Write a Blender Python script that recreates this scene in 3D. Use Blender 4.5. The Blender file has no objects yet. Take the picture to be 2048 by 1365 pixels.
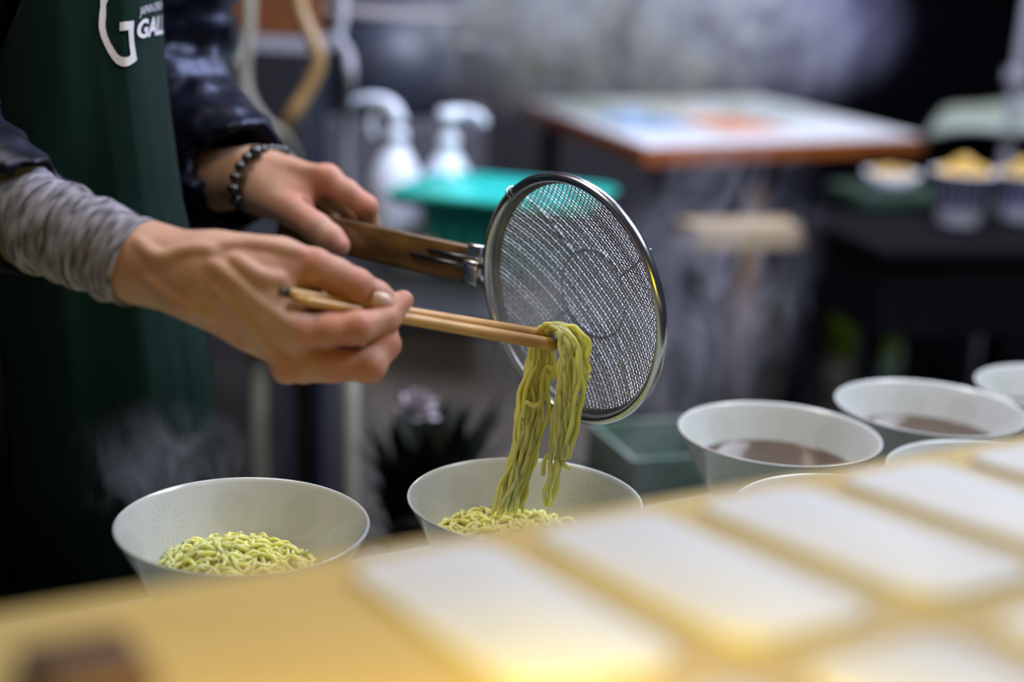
import bpy, bmesh, math, random
import numpy as np
from mathutils import Vector, Matrix, geometry

random.seed(7)
np.random.seed(7)
SC = bpy.context.scene
COL = SC.collection

# ------------------------------------------------------------------ camera
LENS, SENS = 50.0, 36.0
FPX = LENS * 2048 / SENS
TH, RO = math.radians(14.99), math.radians(2.69)
CAM = np.array([0.0, 0.0, 1.277])
_X = np.array([1.0, 0, 0])
FW = np.array([0, math.cos(TH), -math.sin(TH)])
_U0 = np.array([0, math.sin(TH), math.cos(TH)])
RT = math.cos(RO) * _X + math.sin(RO) * _U0
UPV = -math.sin(RO) * _X + math.cos(RO) * _U0
cd = bpy.data.cameras.new('camera')
cam = bpy.data.objects.new('camera', cd)
COL.objects.link(cam)
cd.lens, cd.sensor_width, cd.sensor_fit = LENS, SENS, 'HORIZONTAL'
cd.clip_start, cd.clip_end = 0.02, 100
cam.matrix_world = Matrix(((RT[0], UPV[0], -FW[0], CAM[0]), (RT[1], UPV[1], -FW[1], CAM[1]),
                           (RT[2], UPV[2], -FW[2], CAM[2]), (0, 0, 0, 1)))
cd.dof.use_dof = True
cd.dof.focus_distance = 1.088
cd.dof.aperture_fstop = 1.75
SC.camera = cam

# ------------------------------------------------------------------ world, lights, exposure
w = bpy.data.worlds.new('evening_sky')
SC.world = w
w.use_nodes = True
wn = w.node_tree
wn.nodes['Background'].inputs['Color'].default_value = (0.42, 0.50, 0.75, 1)
wn.nodes['Background'].inputs['Strength'].default_value = 0.07


def area(name, loc, target, size, power, color):
    ld = bpy.data.lights.new(name, 'AREA')
    ld.shape = 'RECTANGLE'
    ld.size, ld.size_y = size
    ld.energy, ld.color = power, color
    o = bpy.data.objects.new(name, ld)
    COL.objects.link(o)
    o.location = loc
    d = Vector(target) - Vector(loc)
    o.rotation_euler = d.to_track_quat('-Z', 'Y').to_euler()
    return o


area('awning_light', (1.25, 1.45, 2.55), (0.05, 1.6, 0.9), (0.9, 0.7), 42, (0.80, 0.87, 1.0))
area('back_table_fill', (0.30, 1.95, 2.2), (0.05, 2.60, 0.9), (0.6, 0.4), 32, (0.62, 0.70, 1.0))  # unseen fill added to brighten the bottles and the far table
area('yard_fill', (1.1, 3.9, 2.5), (0.9, 4.1, 0.0), (0.6, 0.6), 24, (0.92, 0.95, 1.0))  # added light without a real source, lifts the dark soil and grass
area('overhead_fill', (-0.42, 1.12, 2.1), (-0.22, 1.05, 0.9), (0.5, 0.4), 8.5, (1.0, 0.89, 0.74))  # added fill from above for the near hand and left bowl
pl = bpy.data.lights.new('warm_bulb', 'POINT')
pl.energy, pl.color, pl.shadow_soft_size = 3.0, (1.0, 0.70, 0.015), 0.05
plo = bpy.data.objects.new('warm_bulb', pl)
COL.objects.link(plo)
plo.location = (0.0, 0.285, 1.105)

vs = SC.view_settings
vs.view_transform, vs.look, vs.gamma, vs.exposure = 'Standard', 'None', 1.0, 0.0
vs.use_curve_mapping = False
cy = SC.cycles
cy.use_denoising = True
cy.denoiser = 'OPENIMAGEDENOISE'
cy.max_bounces, cy.diffuse_bounces, cy.glossy_bounces = 5, 2, 3
cy.transmission_bounces, cy.transparent_max_bounces, cy.volume_bounces = 4, 8, 0
cy.caustics_reflective = cy.caustics_refractive = False
cy.volume_step_rate = 1.0
cy.volume_max_steps = 64
cy.sample_clamp_indirect = 4.0


# ------------------------------------------------------------------ helpers
def P(px, py, Z):
    """World point seen at photo pixel (px, py) at depth Z metres along the view axis."""
    return CAM + Z * (FW + (px - 1024) / FPX * RT - (py - 682.5) / FPX * UPV)


def PZ(px, py, z):
    d = FW + (px - 1024) / FPX * RT - (py - 682.5) / FPX * UPV
    return CAM + d * ((z - CAM[2]) / d[2])


def tag(o, label=None, cat=None, group=None, kind=None):
    for k, v in (('label', label), ('category', cat), ('group', group), ('kind', kind)):
        if v:
            o[k] = v
    return o


def empty(name, loc, label, cat, group=None):
    o = bpy.data.objects.new(name, None)
    COL.objects.link(o)
    o.location = loc
    o.empty_display_size = 0.02
    return tag(o, label, cat, group)


def mk(name, V, Fs, mat, parent=None, smooth=True, uv=None):
    me = bpy.data.meshes.new(name)
    me.from_pydata([tuple(map(float, v)) for v in V], [], [tuple(map(int, f)) for f in Fs])
    if uv is not None:
        l = me.uv_layers.new(name='UVMap')
        idx = np.zeros(len(me.loops), dtype=np.int32)
        me.loops.foreach_get('vertex_index', idx)
        l.data.foreach_set('uv', np.asarray(uv, dtype=np.float32)[idx].ravel())
    me.materials.append(mat)
    if smooth:
        me.polygons.foreach_set('use_smooth', [True] * len(me.polygons))
    me.update()
    o = bpy.data.objects.new(name, me)
    COL.objects.link(o)
    if parent is not None:
        o.parent = parent
        o.matrix_parent_inverse = world_of(parent).inverted()
    return o


def world_of(o):
    m = o.matrix_basis.copy()
    while o.parent is not None:
        m = o.parent.matrix_basis @ o.matrix_parent_inverse @ m
        o = o.parent
    return m


def join(parts):
    V, Fs, n = [], [], 0
    for v, f in parts:
        V += [tuple(x) for x in v]
        Fs += [tuple(i + n for i in q) for q in f]
        n += len(v)
    return V, Fs


def lathe(prof, n=48, close=False):
    V, Fs = [], []
    m = len(prof)
    for i in range(n):
        a = 2 * math.pi * i / n
        for r, z in prof:
            V.append((r * math.cos(a), r * math.sin(a), z))
    for i in range(n):
        for j in range(m - 1):
            a, b = i * m + j, ((i + 1) % n) * m + j
            Fs.append((a, b, b + 1, a + 1))
    return V, Fs


def catmull(pts, n):
    pts = np.asarray(pts, float)
    k = len(pts)
    p = np.vstack([2 * pts[0] - pts[1], pts, 2 * pts[-1] - pts[-2]])
    t = np.linspace(0, k - 1, n)
    i = np.minimum(t.astype(int), k - 2)
    f = (t - i)[:, None]
    p0, p1, p2, p3 = p[i], p[i + 1], p[i + 2], p[i + 3]
    return 0.5 * (2 * p1 + (p2 - p0) * f + (2 * p0 - 5 * p1 + 4 * p2 - p3) * f ** 2 + (3 * p1 - p0 - 3 * p2 + p3) * f ** 3)


def tube(pts, r, n=8, cap=True, flat=1.0):
    pts = np.asarray(pts, float)
    m = len(pts)
    r = np.broadcast_to(np.asarray(r, float), (m,))
    T = np.gradient(pts, axis=0)
    T /= np.linalg.norm(T, axis=1)[:, None] + 1e-12
    nrm = np.cross(T[0], [0.13, 0.31, 0.94])
    nrm /= np.linalg.norm(nrm)
    V, Fs = [], []
    for i in range(m):
        nrm = nrm - T[i] * (nrm @ T[i])
        nrm /= np.linalg.norm(nrm) + 1e-12
        b = np.cross(T[i], nrm)
        for j in range(n):
            a = 2 * math.pi * j / n
            V.append(pts[i] + r[i] * (math.cos(a) * nrm + flat * math.sin(a) * b))
    for i in range(m - 1):
        for j in range(n):
            a, b2 = i * n + j, i * n + (j + 1) % n
            Fs.append((a, b2, b2 + n, a + n))
    if cap:
        Fs.append(tuple(range(n - 1, -1, -1)))
        Fs.append(tuple((m - 1) * n + j for j in range(n)))
    return V, Fs


def boxm(c, X, Y, Z, bev=0.0, seg=2):
    """Bevelled box: centre c, half-extent vectors X, Y, Z."""
    bm = bmesh.new()
    bmesh.ops.create_cube(bm, size=2)
    X, Y, Z = (np.asarray(q, float) for q in (X, Y, Z))
    s = [np.linalg.norm(q) for q in (X, Y, Z)]
    for v in bm.verts:
        v.co = Vector((v.co.x * s[0], v.co.y * s[1], v.co.z * s[2]))
    if bev:
        bmesh.ops.bevel(bm, geom=list(bm.edges), offset=bev, segments=seg, affect='EDGES', profile=0.5)
    ux, uy, uz = X / s[0], Y / s[1], Z / s[2]
    c = np.asarray(c, float)
    bm.verts.ensure_lookup_table()
    V = [c + v.co.x * ux + v.co.y * uy + v.co.z * uz for v in bm.verts]
    Fs = [[v.index for v in f.verts] for f in bm.faces]
    if np.dot(np.cross(ux, uy), uz) < 0:
        Fs = [f[::-1] for f in Fs]
    bm.free()
    return V, Fs


def prism(outline, n, thick, bev=0.0):
    """Flat outline (world points) extruded by thick along -n."""
    bm = bmesh.new()
    n = np.asarray(n, float)
    a = [bm.verts.new(tuple(p)) for p in outline]
    f = bm.faces.new(a)
    ex = bmesh.ops.extrude_face_region(bm, geom=[f])
    for v in ex['geom']:
        if isinstance(v, bmesh.types.BMVert):
            v.co -= Vector(n * thick)
    bmesh.ops.recalc_face_normals(bm, faces=list(bm.faces))
    if bev:
        bmesh.ops.bevel(bm, geom=list(bm.edges), offset=bev, segments=2, affect='EDGES', profile=0.5)
    bm.verts.ensure_lookup_table()
    V = [tuple(v.co) for v in bm.verts]
    Fs = [[v.index for v in q.verts] for q in bm.faces]
    bm.free()
    return V, Fs


def sphere(c, r, nu=16, nv=10):
    V, Fs = [], []
    for i in range(nv + 1):
        t = math.pi * i / nv
        for j in range(nu):
            a = 2 * math.pi * j / nu
            V.append((c[0] + r * math.sin(t) * math.cos(a), c[1] + r * math.sin(t) * math.sin(a), c[2] + r * math.cos(t)))
    for i in range(nv):
        for j in range(nu):
            a, b = i * nu + j, i * nu + (j + 1) % nu
            Fs.append((a, a + nu, b + nu, b))
    return V, Fs


# -- value noise and signed-distance modelling of organic bodies
def vnoise(p, seed=0):
    q = np.floor(p).astype(np.int64)
    f = p - q
    f = f * f * (3 - 2 * f)
    out = 0
    for dx in (0, 1):
        for dy in (0, 1):
            for dz in (0, 1):
                h = ((q[..., 0] + dx) * 73856093) ^ ((q[..., 1] + dy) * 19349663) ^ ((q[..., 2] + dz) * 83492791) ^ (seed * 2654435)
                h = (h * 1103515245 + 12345) & 0x7fffffff
                h = ((h >> 8) & 0xffff) / 65535.0 - 0.5
                wx = f[..., 0] if dx else 1 - f[..., 0]
                wy = f[..., 1] if dy else 1 - f[..., 1]
                wz = f[..., 2] if dz else 1 - f[..., 2]
                out = out + h * wx * wy * wz
    return out


def smin(a, b, k):
    h = np.maximum(k - np.abs(a - b), 0) / k
    return np.minimum(a, b) - h * h * k * 0.25


class Field:
    def __init__(s, lo, hi, h):
        s.lo, s.h = np.asarray(lo, float), h
        s.n = np.ceil((np.asarray(hi) - s.lo) / h).astype(int) + 1
        s.D = np.full(tuple(s.n), 0.05, dtype=np.float32)

    def sub(s, mn, mx):
        i0 = np.clip(np.floor((mn - s.lo) / s.h).astype(int), 0, s.n - 1)
        i1 = np.clip(np.ceil((mx - s.lo) / s.h).astype(int) + 1, 1, s.n)
        sl = tuple(slice(a, b) for a, b in zip(i0, i1))
        g = np.meshgrid(*[s.lo[k] + s.h * np.arange(i0[k], i1[k]) for k in range(3)], indexing='ij')
        return sl, np.stack(g, -1).astype(np.float32)

    def cap(s, a, b, ra, rb, k=0.006, cut=False):
        a, b = np.asarray(a, np.float32), np.asarray(b, np.float32)
        m = max(ra, rb) + k + 3 * s.h
        sl, p = s.sub(np.minimum(a, b) - m, np.maximum(a, b) + m)
        if 0 in p.shape:
            return
        ba = b - a
        t = np.clip(((p - a) @ ba) / (ba @ ba + 1e-12), 0, 1)
        d = np.linalg.norm(p - a - t[..., None] * ba, axis=-1) - (ra + (rb - ra) * t)
        if cut:
            s.D[sl] = -smin(-s.D[sl], d, k)
        else:
            s.D[sl] = smin(s.D[sl], d, k)

    def chain(s, pts, rs, k=0.006):
        for i in range(len(pts) - 1):
            s.cap(pts[i], pts[i + 1], rs[i], rs[i + 1], k)

    def ell(s, c, ax, k=0.006):
        """Ellipsoid: ax = three half-axis vectors."""
        ax = np.asarray(ax, np.float32)
        L = np.linalg.norm(ax, axis=1)
        m = L.max() + k + 3 * s.h
        c = np.asarray(c, np.float32)
        sl, p = s.sub(c - m, c + m)
        if 0 in p.shape:
            return
        q = (p - c) @ (ax / L[:, None]).T
        k0 = np.linalg.norm(q / L, axis=-1)
        k1 = np.linalg.norm(q / L ** 2, axis=-1) + 1e-9
        s.D[sl] = smin(s.D[sl], k0 * (k0 - 1) / k1, k)

    def merge(s, o, k=0.002):
        s.D = smin(s.D, o.D, k)

    def grid(s):
        return s.sub(s.lo, s.lo + s.h * (s.n - 1))[1]

    def mesh(s, smooth=2):
        D = s.D
        sg = D < 0
        n = D.shape
        cs = []
        for i in (0, 1):
            for j in (0, 1):
                for k in (0, 1):
                    cs.append(sg[i:n[0] - 1 + i, j:n[1] - 1 + j, k:n[2] - 1 + k])
        anyc = np.logical_or.reduce(cs)
        allc = np.logical_and.reduce(cs)
        mixed = anyc & ~allc
        idx = np.argwhere(mixed)
        vid = np.full(mixed.shape, -1, np.int64)
        vid[mixed] = np.arange(len(idx))
        acc = np.zeros((len(idx), 3))
        cnt = np.zeros(len(idx))
        off = [(i, j, k) for i in (0, 1) for j in (0, 1) for k in (0, 1)]
        for a in range(8):
            for b in range(a + 1, 8):
                if sum(abs(off[a][q] - off[b][q]) for q in range(3)) != 1:
                    continue
                A, B = np.array(off[a]), np.array(off[b])
                da = D[tuple((idx + A).T)].astype(float)
                db = D[tuple((idx + B).T)].astype(float)
                c = (da < 0) != (db < 0)
                t = np.where(c, da / np.where(np.abs(da - db) < 1e-12, 1, da - db), 0)
                acc += np.where(c[:, None], A + t[:, None] * (B - A), 0)
                cnt += c
        V = s.lo + s.h * (idx + acc / cnt[:, None])
        Q = []
        for ax in range(3):
            o1, o2 = [(1, 2), (2, 0), (0, 1)][ax]
            s0 = [slice(None)] * 3
            s1 = [slice(None)] * 3
            s0[ax], s1[ax] = slice(0, n[ax] - 1), slice(1, n[ax])
            e = np.argwhere(sg[tuple(s0)] != sg[tuple(s1)])
            e = e[(e[:, o1] > 0) & (e[:, o2] > 0) & (e[:, o1] < n[o1] - 1) & (e[:, o2] < n[o2] - 1)]
            if not len(e):
                continue
            d1, d2 = np.zeros(3, int), np.zeros(3, int)
            d1[o1], d2[o2] = 1, 1
            q = np.stack([vid[tuple((e - d1 - d2).T)], vid[tuple((e - d2).T)], vid[tuple(e.T)], vid[tuple((e - d1).T)]], 1)
            fl = ~sg[tuple(e.T)]
            q[fl] = q[fl][:, ::-1]
            Q.append(q)
        Q = np.vstack(Q)
        Q = Q[(Q >= 0).all(1)]
        for _ in range(smooth):
            a2 = np.zeros_like(V)
            c2 = np.zeros(len(V))
            for i in range(4):
                j = (i + 1) % 4
                np.add.at(a2, Q[:, i], V[Q[:, j]])
                np.add.at(a2, Q[:, j], V[Q[:, i]])
                np.add.at(c2, Q[:, i], 1)
                np.add.at(c2, Q[:, j], 1)
            V = 0.5 * V + 0.5 * a2 / np.maximum(c2, 1)[:, None]
        return V, Q.tolist()


# ------------------------------------------------------------------ materials
def nodemat(name):
    m = bpy.data.materials.new(name)
    m.use_nodes = True
    nt = m.node_tree
    return m, nt, nt.nodes['Principled BSDF'], nt.links


def pbr(name, col, rough=0.5, metal=0.0, var=0.0, scale=20.0, bump=0.0, bscale=None, spec=0.5, coat=0.0, sss=0.0,
        sssr=(1, 0.4, 0.2), stretch=(1, 1, 1), sheen=0.0, col2=None, detail=4.0, trans=0.0):
    m, nt, b, L = nodemat(name)
    b.inputs['Base Color'].default_value = (*col, 1)
    b.inputs['Roughness'].default_value = rough
    b.inputs['Metallic'].default_value = metal
    b.inputs['Specular IOR Level'].default_value = spec
    b.inputs['Coat Weight'].default_value = coat
    b.inputs['Sheen Weight'].default_value = sheen
    b.inputs['Transmission Weight'].default_value = trans
    if sss:
        b.inputs['Subsurface Weight'].default_value = sss
        b.inputs['Subsurface Radius'].default_value = sssr
        b.inputs['Subsurface Scale'].default_value = 0.004
    if var or bump or col2:
        tc = nt.nodes.new('ShaderNodeTexCoord')
        mp = nt.nodes.new('ShaderNodeMapping')
        mp.inputs['Scale'].default_value = stretch
        L.new(tc.outputs['Object'], mp.inputs['Vector'])
        nz = nt.nodes.new('ShaderNodeTexNoise')
        nz.inputs['Scale'].default_value = scale
        nz.inputs['Detail'].default_value = detail
        L.new(mp.outputs['Vector'], nz.inputs['Vector'])
        if var or col2:
            c2 = col2 or tuple(max(0, c * (1 - var)) for c in col)
            c1 = col if col2 else tuple(min(1, c * (1 + var)) for c in col)
            mr = nt.nodes.new('ShaderNodeMapRange')
            mr.inputs['From Min'].default_value, mr.inputs['From Max'].default_value = 0.32, 0.68
            L.new(nz.outputs['Fac'], mr.inputs['Value'])
            mx = nt.nodes.new('ShaderNodeMix')
            mx.data_type = 'RGBA'
            mx.inputs['A'].default_value = (*c1, 1)
            mx.inputs['B'].default_value = (*c2, 1)
            L.new(mr.outputs['Result'], mx.inputs['Factor'])
            L.new(mx.outputs['Result'], b.inputs['Base Color'])
        if bump:
            n2 = nz
            if bscale:
                n2 = nt.nodes.new('ShaderNodeTexNoise')
                n2.inputs['Scale'].default_value = bscale
                L.new(mp.outputs['Vector'], n2.inputs['Vector'])
            bp = nt.nodes.new('ShaderNodeBump')
            bp.inputs['Strength'].default_value = bump
            bp.inputs['Distance'].default_value = 0.002
            L.new(n2.outputs['Fac'], bp.inputs['Height'])
            L.new(bp.outputs['Normal'], b.inputs['Normal'])
    return m


M = {}
M['skin'] = pbr('skin', (0.50, 0.315, 0.215), 0.55, var=0.0, col2=(0.47, 0.235, 0.165), scale=38, bump=0.15, bscale=420, sss=0.2, spec=0.3)
M['nail'] = pbr('nail', (0.56, 0.33, 0.27), 0.45, coat=0.3)
M['jacket'] = pbr('jacket_nylon', (0.0025, 0.003, 0.008), 0.40, var=0.3, scale=30, bump=0.6, bscale=55, spec=0.3)
M['jacket'].node_tree.nodes['Principled BSDF'].inputs['Specular Tint'].default_value = (0.55, 0.62, 1.0, 1)
M['apron'] = pbr('apron_cloth', (0.0022, 0.0155, 0.0120), 0.9, var=0.22, scale=9, bump=0.15, bscale=900, sheen=0.02, spec=0.12)
M['logo'] = pbr('logo_print', (0.62, 0.60, 0.66), 0.7, var=0.06, scale=60)
M['trousers'] = pbr('black_cloth', (0.008, 0.008, 0.010), 0.9, var=0.2, scale=30)
M['hair'] = pbr('black_hair', (0.012, 0.010, 0.009), 0.5, bump=0.5, bscale=300)
M['beads'] = pbr('black_beads', (0.003, 0.003, 0.005), 0.05, spec=0.9)
M['steel'] = pbr('stainless_steel', (0.55, 0.56, 0.58), 0.22, 1.0, var=0.06, scale=40)
M['bandsteel'] = pbr('worn_dark_steel', (0.16, 0.16, 0.17), 0.42, 0.9, var=0.2, scale=60)
M['wire'] = pbr('steel_wire', (0.46, 0.46, 0.50), 0.38, 1.0)
M['darkwire'] = pbr('dark_steel_rod', (0.10, 0.10, 0.11), 0.35, 1.0)
M['handle'] = pbr('oiled_wood', (0.165, 0.082, 0.017), 0.42, col2=(0.055, 0.022, 0.006), scale=30, stretch=(1, 1, 3), coat=0.2)
M['bamboo'] = pbr('bamboo', (0.60, 0.36, 0.12), 0.42, col2=(0.42, 0.21, 0.06), scale=26, coat=0.1)
M['end_shade'] = pbr('shaded_stick_end', (0.05, 0.035, 0.02), 0.5)
M['noodle'] = pbr('noodle', (0.90, 0.83, 0.25), 0.28, var=0.10, scale=60, sss=0.85, sssr=(1, 0.8, 0.25), spec=0.6)
M['noodle'].node_tree.nodes['Principled BSDF'].inputs['Subsurface Scale'].default_value = 0.009
M['broth'] = pbr('brown_broth', (0.065, 0.036, 0.022), 0.10, var=0.15, scale=30, spec=0.5)
M['pale_broth'] = pbr('pale_broth', (0.42, 0.40, 0.22), 0.12, var=0.12, scale=30, spec=0.5)
M['counter'] = pbr('counter_top', (0.40, 0.43, 0.36), 0.4, var=0.15, scale=12)
M['counter_dark'] = pbr('counter_panel', (0.012, 0.012, 0.013), 0.8, var=0.2, scale=10)
M['traywood'] = pbr('pale_wood', (0.50, 0.37, 0.125), 0.55, col2=(0.44, 0.30, 0.085), scale=10, stretch=(1, 6, 1))
M['panel'] = pbr('white_panel', (0.63, 0.63, 0.62), 0.5, var=0.03, scale=15)
M['brown'] = pbr('dark_brown_wood', (0.055, 0.022, 0.004), 0.6, var=0.2, scale=20)
M['white'] = pbr('white_plastic', (0.74, 0.77, 0.84), 0.3, var=0.03, scale=8)
M['grey_plastic'] = pbr('grey_plastic', (0.52, 0.47, 0.47), 0.5, var=0.1, scale=8)
M['teal'] = pbr('turquoise_plastic', (0.03, 0.52, 0.46), 0.3, var=0.08, scale=6, sss=0.2, sssr=(0.3, 1, 1))
M['orange_wood'] = pbr('orange_wood', (0.36, 0.10, 0.012), 0.45, col2=(0.24, 0.06, 0.01), scale=8, stretch=(1, 5, 1))
M['crate_wood'] = pbr('dark_orange_wood', (0.20, 0.06, 0.012), 0.5, col2=(0.11, 0.03, 0.008), scale=10)
M['paper'] = pbr('white_paper', (0.74, 0.75, 0.80), 0.6, var=0.03, scale=10)
M['blue_print'] = pbr('blue_print', (0.14, 0.28, 0.62), 0.6, col2=(0.45, 0.62, 0.80), scale=14)
M['orange_print'] = pbr('orange_print', (0.78, 0.33, 0.18), 0.6, var=0.1, scale=14)
M['green_print'] = pbr('grey_green_print', (0.30, 0.36, 0.34), 0.6, col2=(0.6, 0.64, 0.66), scale=20)
M['tan'] = pbr('tan_wood', (0.40, 0.29, 0.16), 0.6, var=0.12, scale=8)
M['rust'] = pbr('rusty_post', (0.14, 0.075, 0.035), 0.6, var=0.15, scale=20)
M['gold'] = pbr('golden_fried_dough', (0.66, 0.40, 0.08), 0.5, var=0.25, scale=60, bump=0.3, bscale=150)
M['darkgreen'] = pbr('dark_green_cloth', (0.006, 0.030, 0.014), 0.8, var=0.2, scale=12)
M['black'] = pbr('matt_black', (0.004, 0.004, 0.005), 0.9, var=0.2, scale=12, spec=0.08)
M['palegreen'] = pbr('pale_green_sheet', (0.30, 0.35, 0.29), 0.6, var=0.15, scale=6)
M['mint'] = pbr('pale_mint_plastic', (0.22, 0.26, 0.235), 0.55, col2=(0.06, 0.15, 0.085), scale=16)
M['pot'] = pbr('dark_blue_enamel', (0.030, 0.034, 0.048), 0.45, var=0.2, scale=8)
M['pot_rim'] = pbr('worn_pot_rim', (0.40, 0.36, 0.34), 0.4, var=0.2, scale=10)
M['hose_grey'] = pbr('grey_hose', (0.21, 0.195, 0.15), 0.5, var=0.12, scale=20)
M['hose_tan'] = pbr('tan_rubber_hose', (0.30, 0.18, 0.07), 0.35, var=0.15, scale=20)
M['cord_white'] = pbr('white_cord', (0.32, 0.31, 0.34), 0.5)
M['wall'] = pbr('grey_plaster', (0.10, 0.092, 0.105), 0.8, var=0.25, scale=1.6)
M['night_dark'] = pbr('night_darkness', (0.003, 0.0035, 0.006), 0.8, var=0.3, scale=2, spec=0.1)  # near-black colour stands for unlit night
M['ground'] = pbr('dark_soil', (0.085, 0.069, 0.065), 0.9, col2=(0.030, 0.029, 0.030), scale=3.0, bump=0.6, bscale=30)
M['leaf'] = pbr('dark_leaf', (0.020, 0.028, 0.018), 0.6, var=0.3, scale=30)
M['grass'] = pbr('grass_blade', (0.20, 0.30, 0.012), 0.6, var=0.3, scale=30)
M['petal'] = pbr('pale_pink_petal', (0.50, 0.44, 0.48), 0.6, var=0.1, scale=40)
M['table_top'] = pbr('dark_grey_laminate', (0.022, 0.022, 0.027), 0.6, var=0.2, scale=6)
M['stool'] = pbr('dark_bench', (0.014, 0.013, 0.013), 0.7, var=0.2, scale=10)


def add_ruddy(m):
    nt = m.node_tree
    b = nt.nodes['Principled BSDF']
    lk = b.inputs['Base Color'].links[0]
    src = lk.from_socket
    a = nt.nodes.new('ShaderNodeAttribute')
    a.attribute_name = 'ruddy'
    mr = nt.nodes.new('ShaderNodeMath')
    mr.operation = 'MULTIPLY'
    mr.inputs[1].default_value = 0.6
    nt.links.new(a.outputs['Fac'], mr.inputs[0])
    mx = nt.nodes.new('ShaderNodeMix')
    mx.data_type = 'RGBA'
    mx.inputs['B'].default_value = (0.52, 0.17, 0.12, 1)
    nt.links.new(mr.outputs[0], mx.inputs['Factor'])
    nt.links.new(src, mx.inputs['A'])
    nt.links.new(mx.outputs['Result'], b.inputs['Base Color'])


add_ruddy(M['skin'])


def knit_mat():
    m, nt, b, L = nodemat('heather_grey_knit')
    uv = nt.nodes.new('ShaderNodeUVMap')
    mp = nt.nodes.new('ShaderNodeMapping')
    mp.inputs['Scale'].default_value = (7, 34, 1)
    L.new(uv.outputs['UV'], mp.inputs['Vector'])
    nz = nt.nodes.new('ShaderNodeTexNoise')
    nz.inputs['Scale'].default_value = 1.6
    nz.inputs['Detail'].default_value = 6
    L.new(mp.outputs['Vector'], nz.inputs['Vector'])
    cr = nt.nodes.new('ShaderNodeValToRGB')
    cr.color_ramp.elements[0].position, cr.color_ramp.elements[1].position = 0.40, 0.60
    cr.color_ramp.elements[0].color = (0.022, 0.021, 0.03, 1)
    cr.color_ramp.elements[1].color = (0.31, 0.295, 0.38, 1)
    L.new(nz.outputs['Fac'], cr.inputs['Fac'])
    L.new(cr.outputs['Color'], b.inputs['Base Color'])
    b.inputs['Roughness'].default_value = 0.95
    b.inputs['Sheen Weight'].default_value = 0.3
    bp = nt.nodes.new('ShaderNodeBump')
    bp.inputs['Strength'].default_value = 0.6
    bp.inputs['Distance'].default_value = 0.002
    L.new(nz.outputs['Fac'], bp.inputs['Height'])
    L.new(bp.outputs['Normal'], b.inputs['Normal'])
    return m


M['knit'] = knit_mat()


def math_node(nt, op, a, b=None, clamp=False):
    n = nt.nodes.new('ShaderNodeMath')
    n.operation = op
    n.use_clamp = clamp
    for i, v in enumerate((a, b)):
        if v is None:
            continue
        if isinstance(v, (int, float)):
            n.inputs[i].default_value = v
        else:
            nt.links.new(v, n.inputs[i])
    return n.outputs[0]


def film_mat():
    m, nt, b, L = nodemat('cloudy_water_film')
    b.inputs['Base Color'].default_value = (0.36, 0.35, 0.40, 1)
    b.inputs['Roughness'].default_value = 0.25
    b.inputs['Alpha'].default_value = 0.22
    return m


M['film'] = film_mat()


def bowl_mat():
    """White glazed porcelain with faint grey-green printed roundels and leaf fans round the inside wall."""
    m, nt, b, L = nodemat('printed_porcelain')
    uv = nt.nodes.new('ShaderNodeUVMap')
    sp = nt.nodes.new('ShaderNodeSeparateXYZ')
    L.new(uv.outputs['UV'], sp.inputs[0])
    f = math_node(nt, 'MULTIPLY', sp.outputs[0], 9.0)
    cell = math_node(nt, 'FLOOR', f)
    fx = math_node(nt, 'SUBTRACT', math_node(nt, 'FRACT', f), 0.5)
    x = math_node(nt, 'MULTIPLY', fx, 0.056)
    y = math_node(nt, 'MULTIPLY', math_node(nt, 'SUBTRACT', sp.outputs[1], 0.060), 1.15)
    d = math_node(nt, 'SQRT', math_node(nt, 'ADD', math_node(nt, 'MULTIPLY', x, x), math_node(nt, 'MULTIPLY', y, y)))
    disc = nt.nodes.new('ShaderNodeMapRange')
    disc.inputs['From Min'].default_value, disc.inputs['From Max'].default_value = 0.0175, 0.0160
    L.new(d, disc.inputs['Value'])
    ang = math_node(nt, 'ARCTAN2', y, x)
    ray = math_node(nt, 'ADD', math_node(nt, 'MULTIPLY', math_node(nt, 'SINE', math_node(nt, 'MULTIPLY', ang, 16.0)), 0.5), 0.5)
    ring = math_node(nt, 'ADD', math_node(nt, 'MULTIPLY', math_node(nt, 'SINE', math_node(nt, 'MULTIPLY', d, 700.0)), 0.12), 0.6)
    odd = math_node(nt, 'MODULO', cell, 3.0)
    sel = math_node(nt, 'LESS_THAN', odd, 0.5)
    far = nt.nodes.new('ShaderNodeMapRange')
    far.inputs['From Min'].default_value, far.inputs['From Max'].default_value = 0.004, 0.012
    L.new(d, far.inputs['Value'])
    rp = math_node(nt, 'MULTIPLY', math_node(nt, 'POWER', ray, 4.0), far.outputs['Result'])
    pat = math_node(nt, 'ADD', math_node(nt, 'MULTIPLY', rp, sel), math_node(nt, 'MULTIPLY', ring, math_node(nt, 'SUBTRACT', 1.0, sel)))
    fac = math_node(nt, 'MULTIPLY', math_node(nt, 'MULTIPLY', pat, disc.outputs['Result']), 0.36, True)
    mx = nt.nodes.new('ShaderNodeMix')
    mx.data_type = 'RGBA'
    mx.inputs['A'].default_value = (0.62, 0.63, 0.59, 1)
    mx.inputs['B'].default_value = (0.44, 0.47, 0.34, 1)
    L.new(fac, mx.inputs['Factor'])
    L.new(mx.outputs['Result'], b.inputs['Base Color'])
    b.inputs['Roughness'].default_value = 0.18
    b.inputs['Specular IOR Level'].default_value = 0.5
    b.inputs['Coat Weight'].default_value = 0.3
    b.inputs['Coat Roughness'].default_value = 0.06
    return m


M['bowl'] = bowl_mat()


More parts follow.
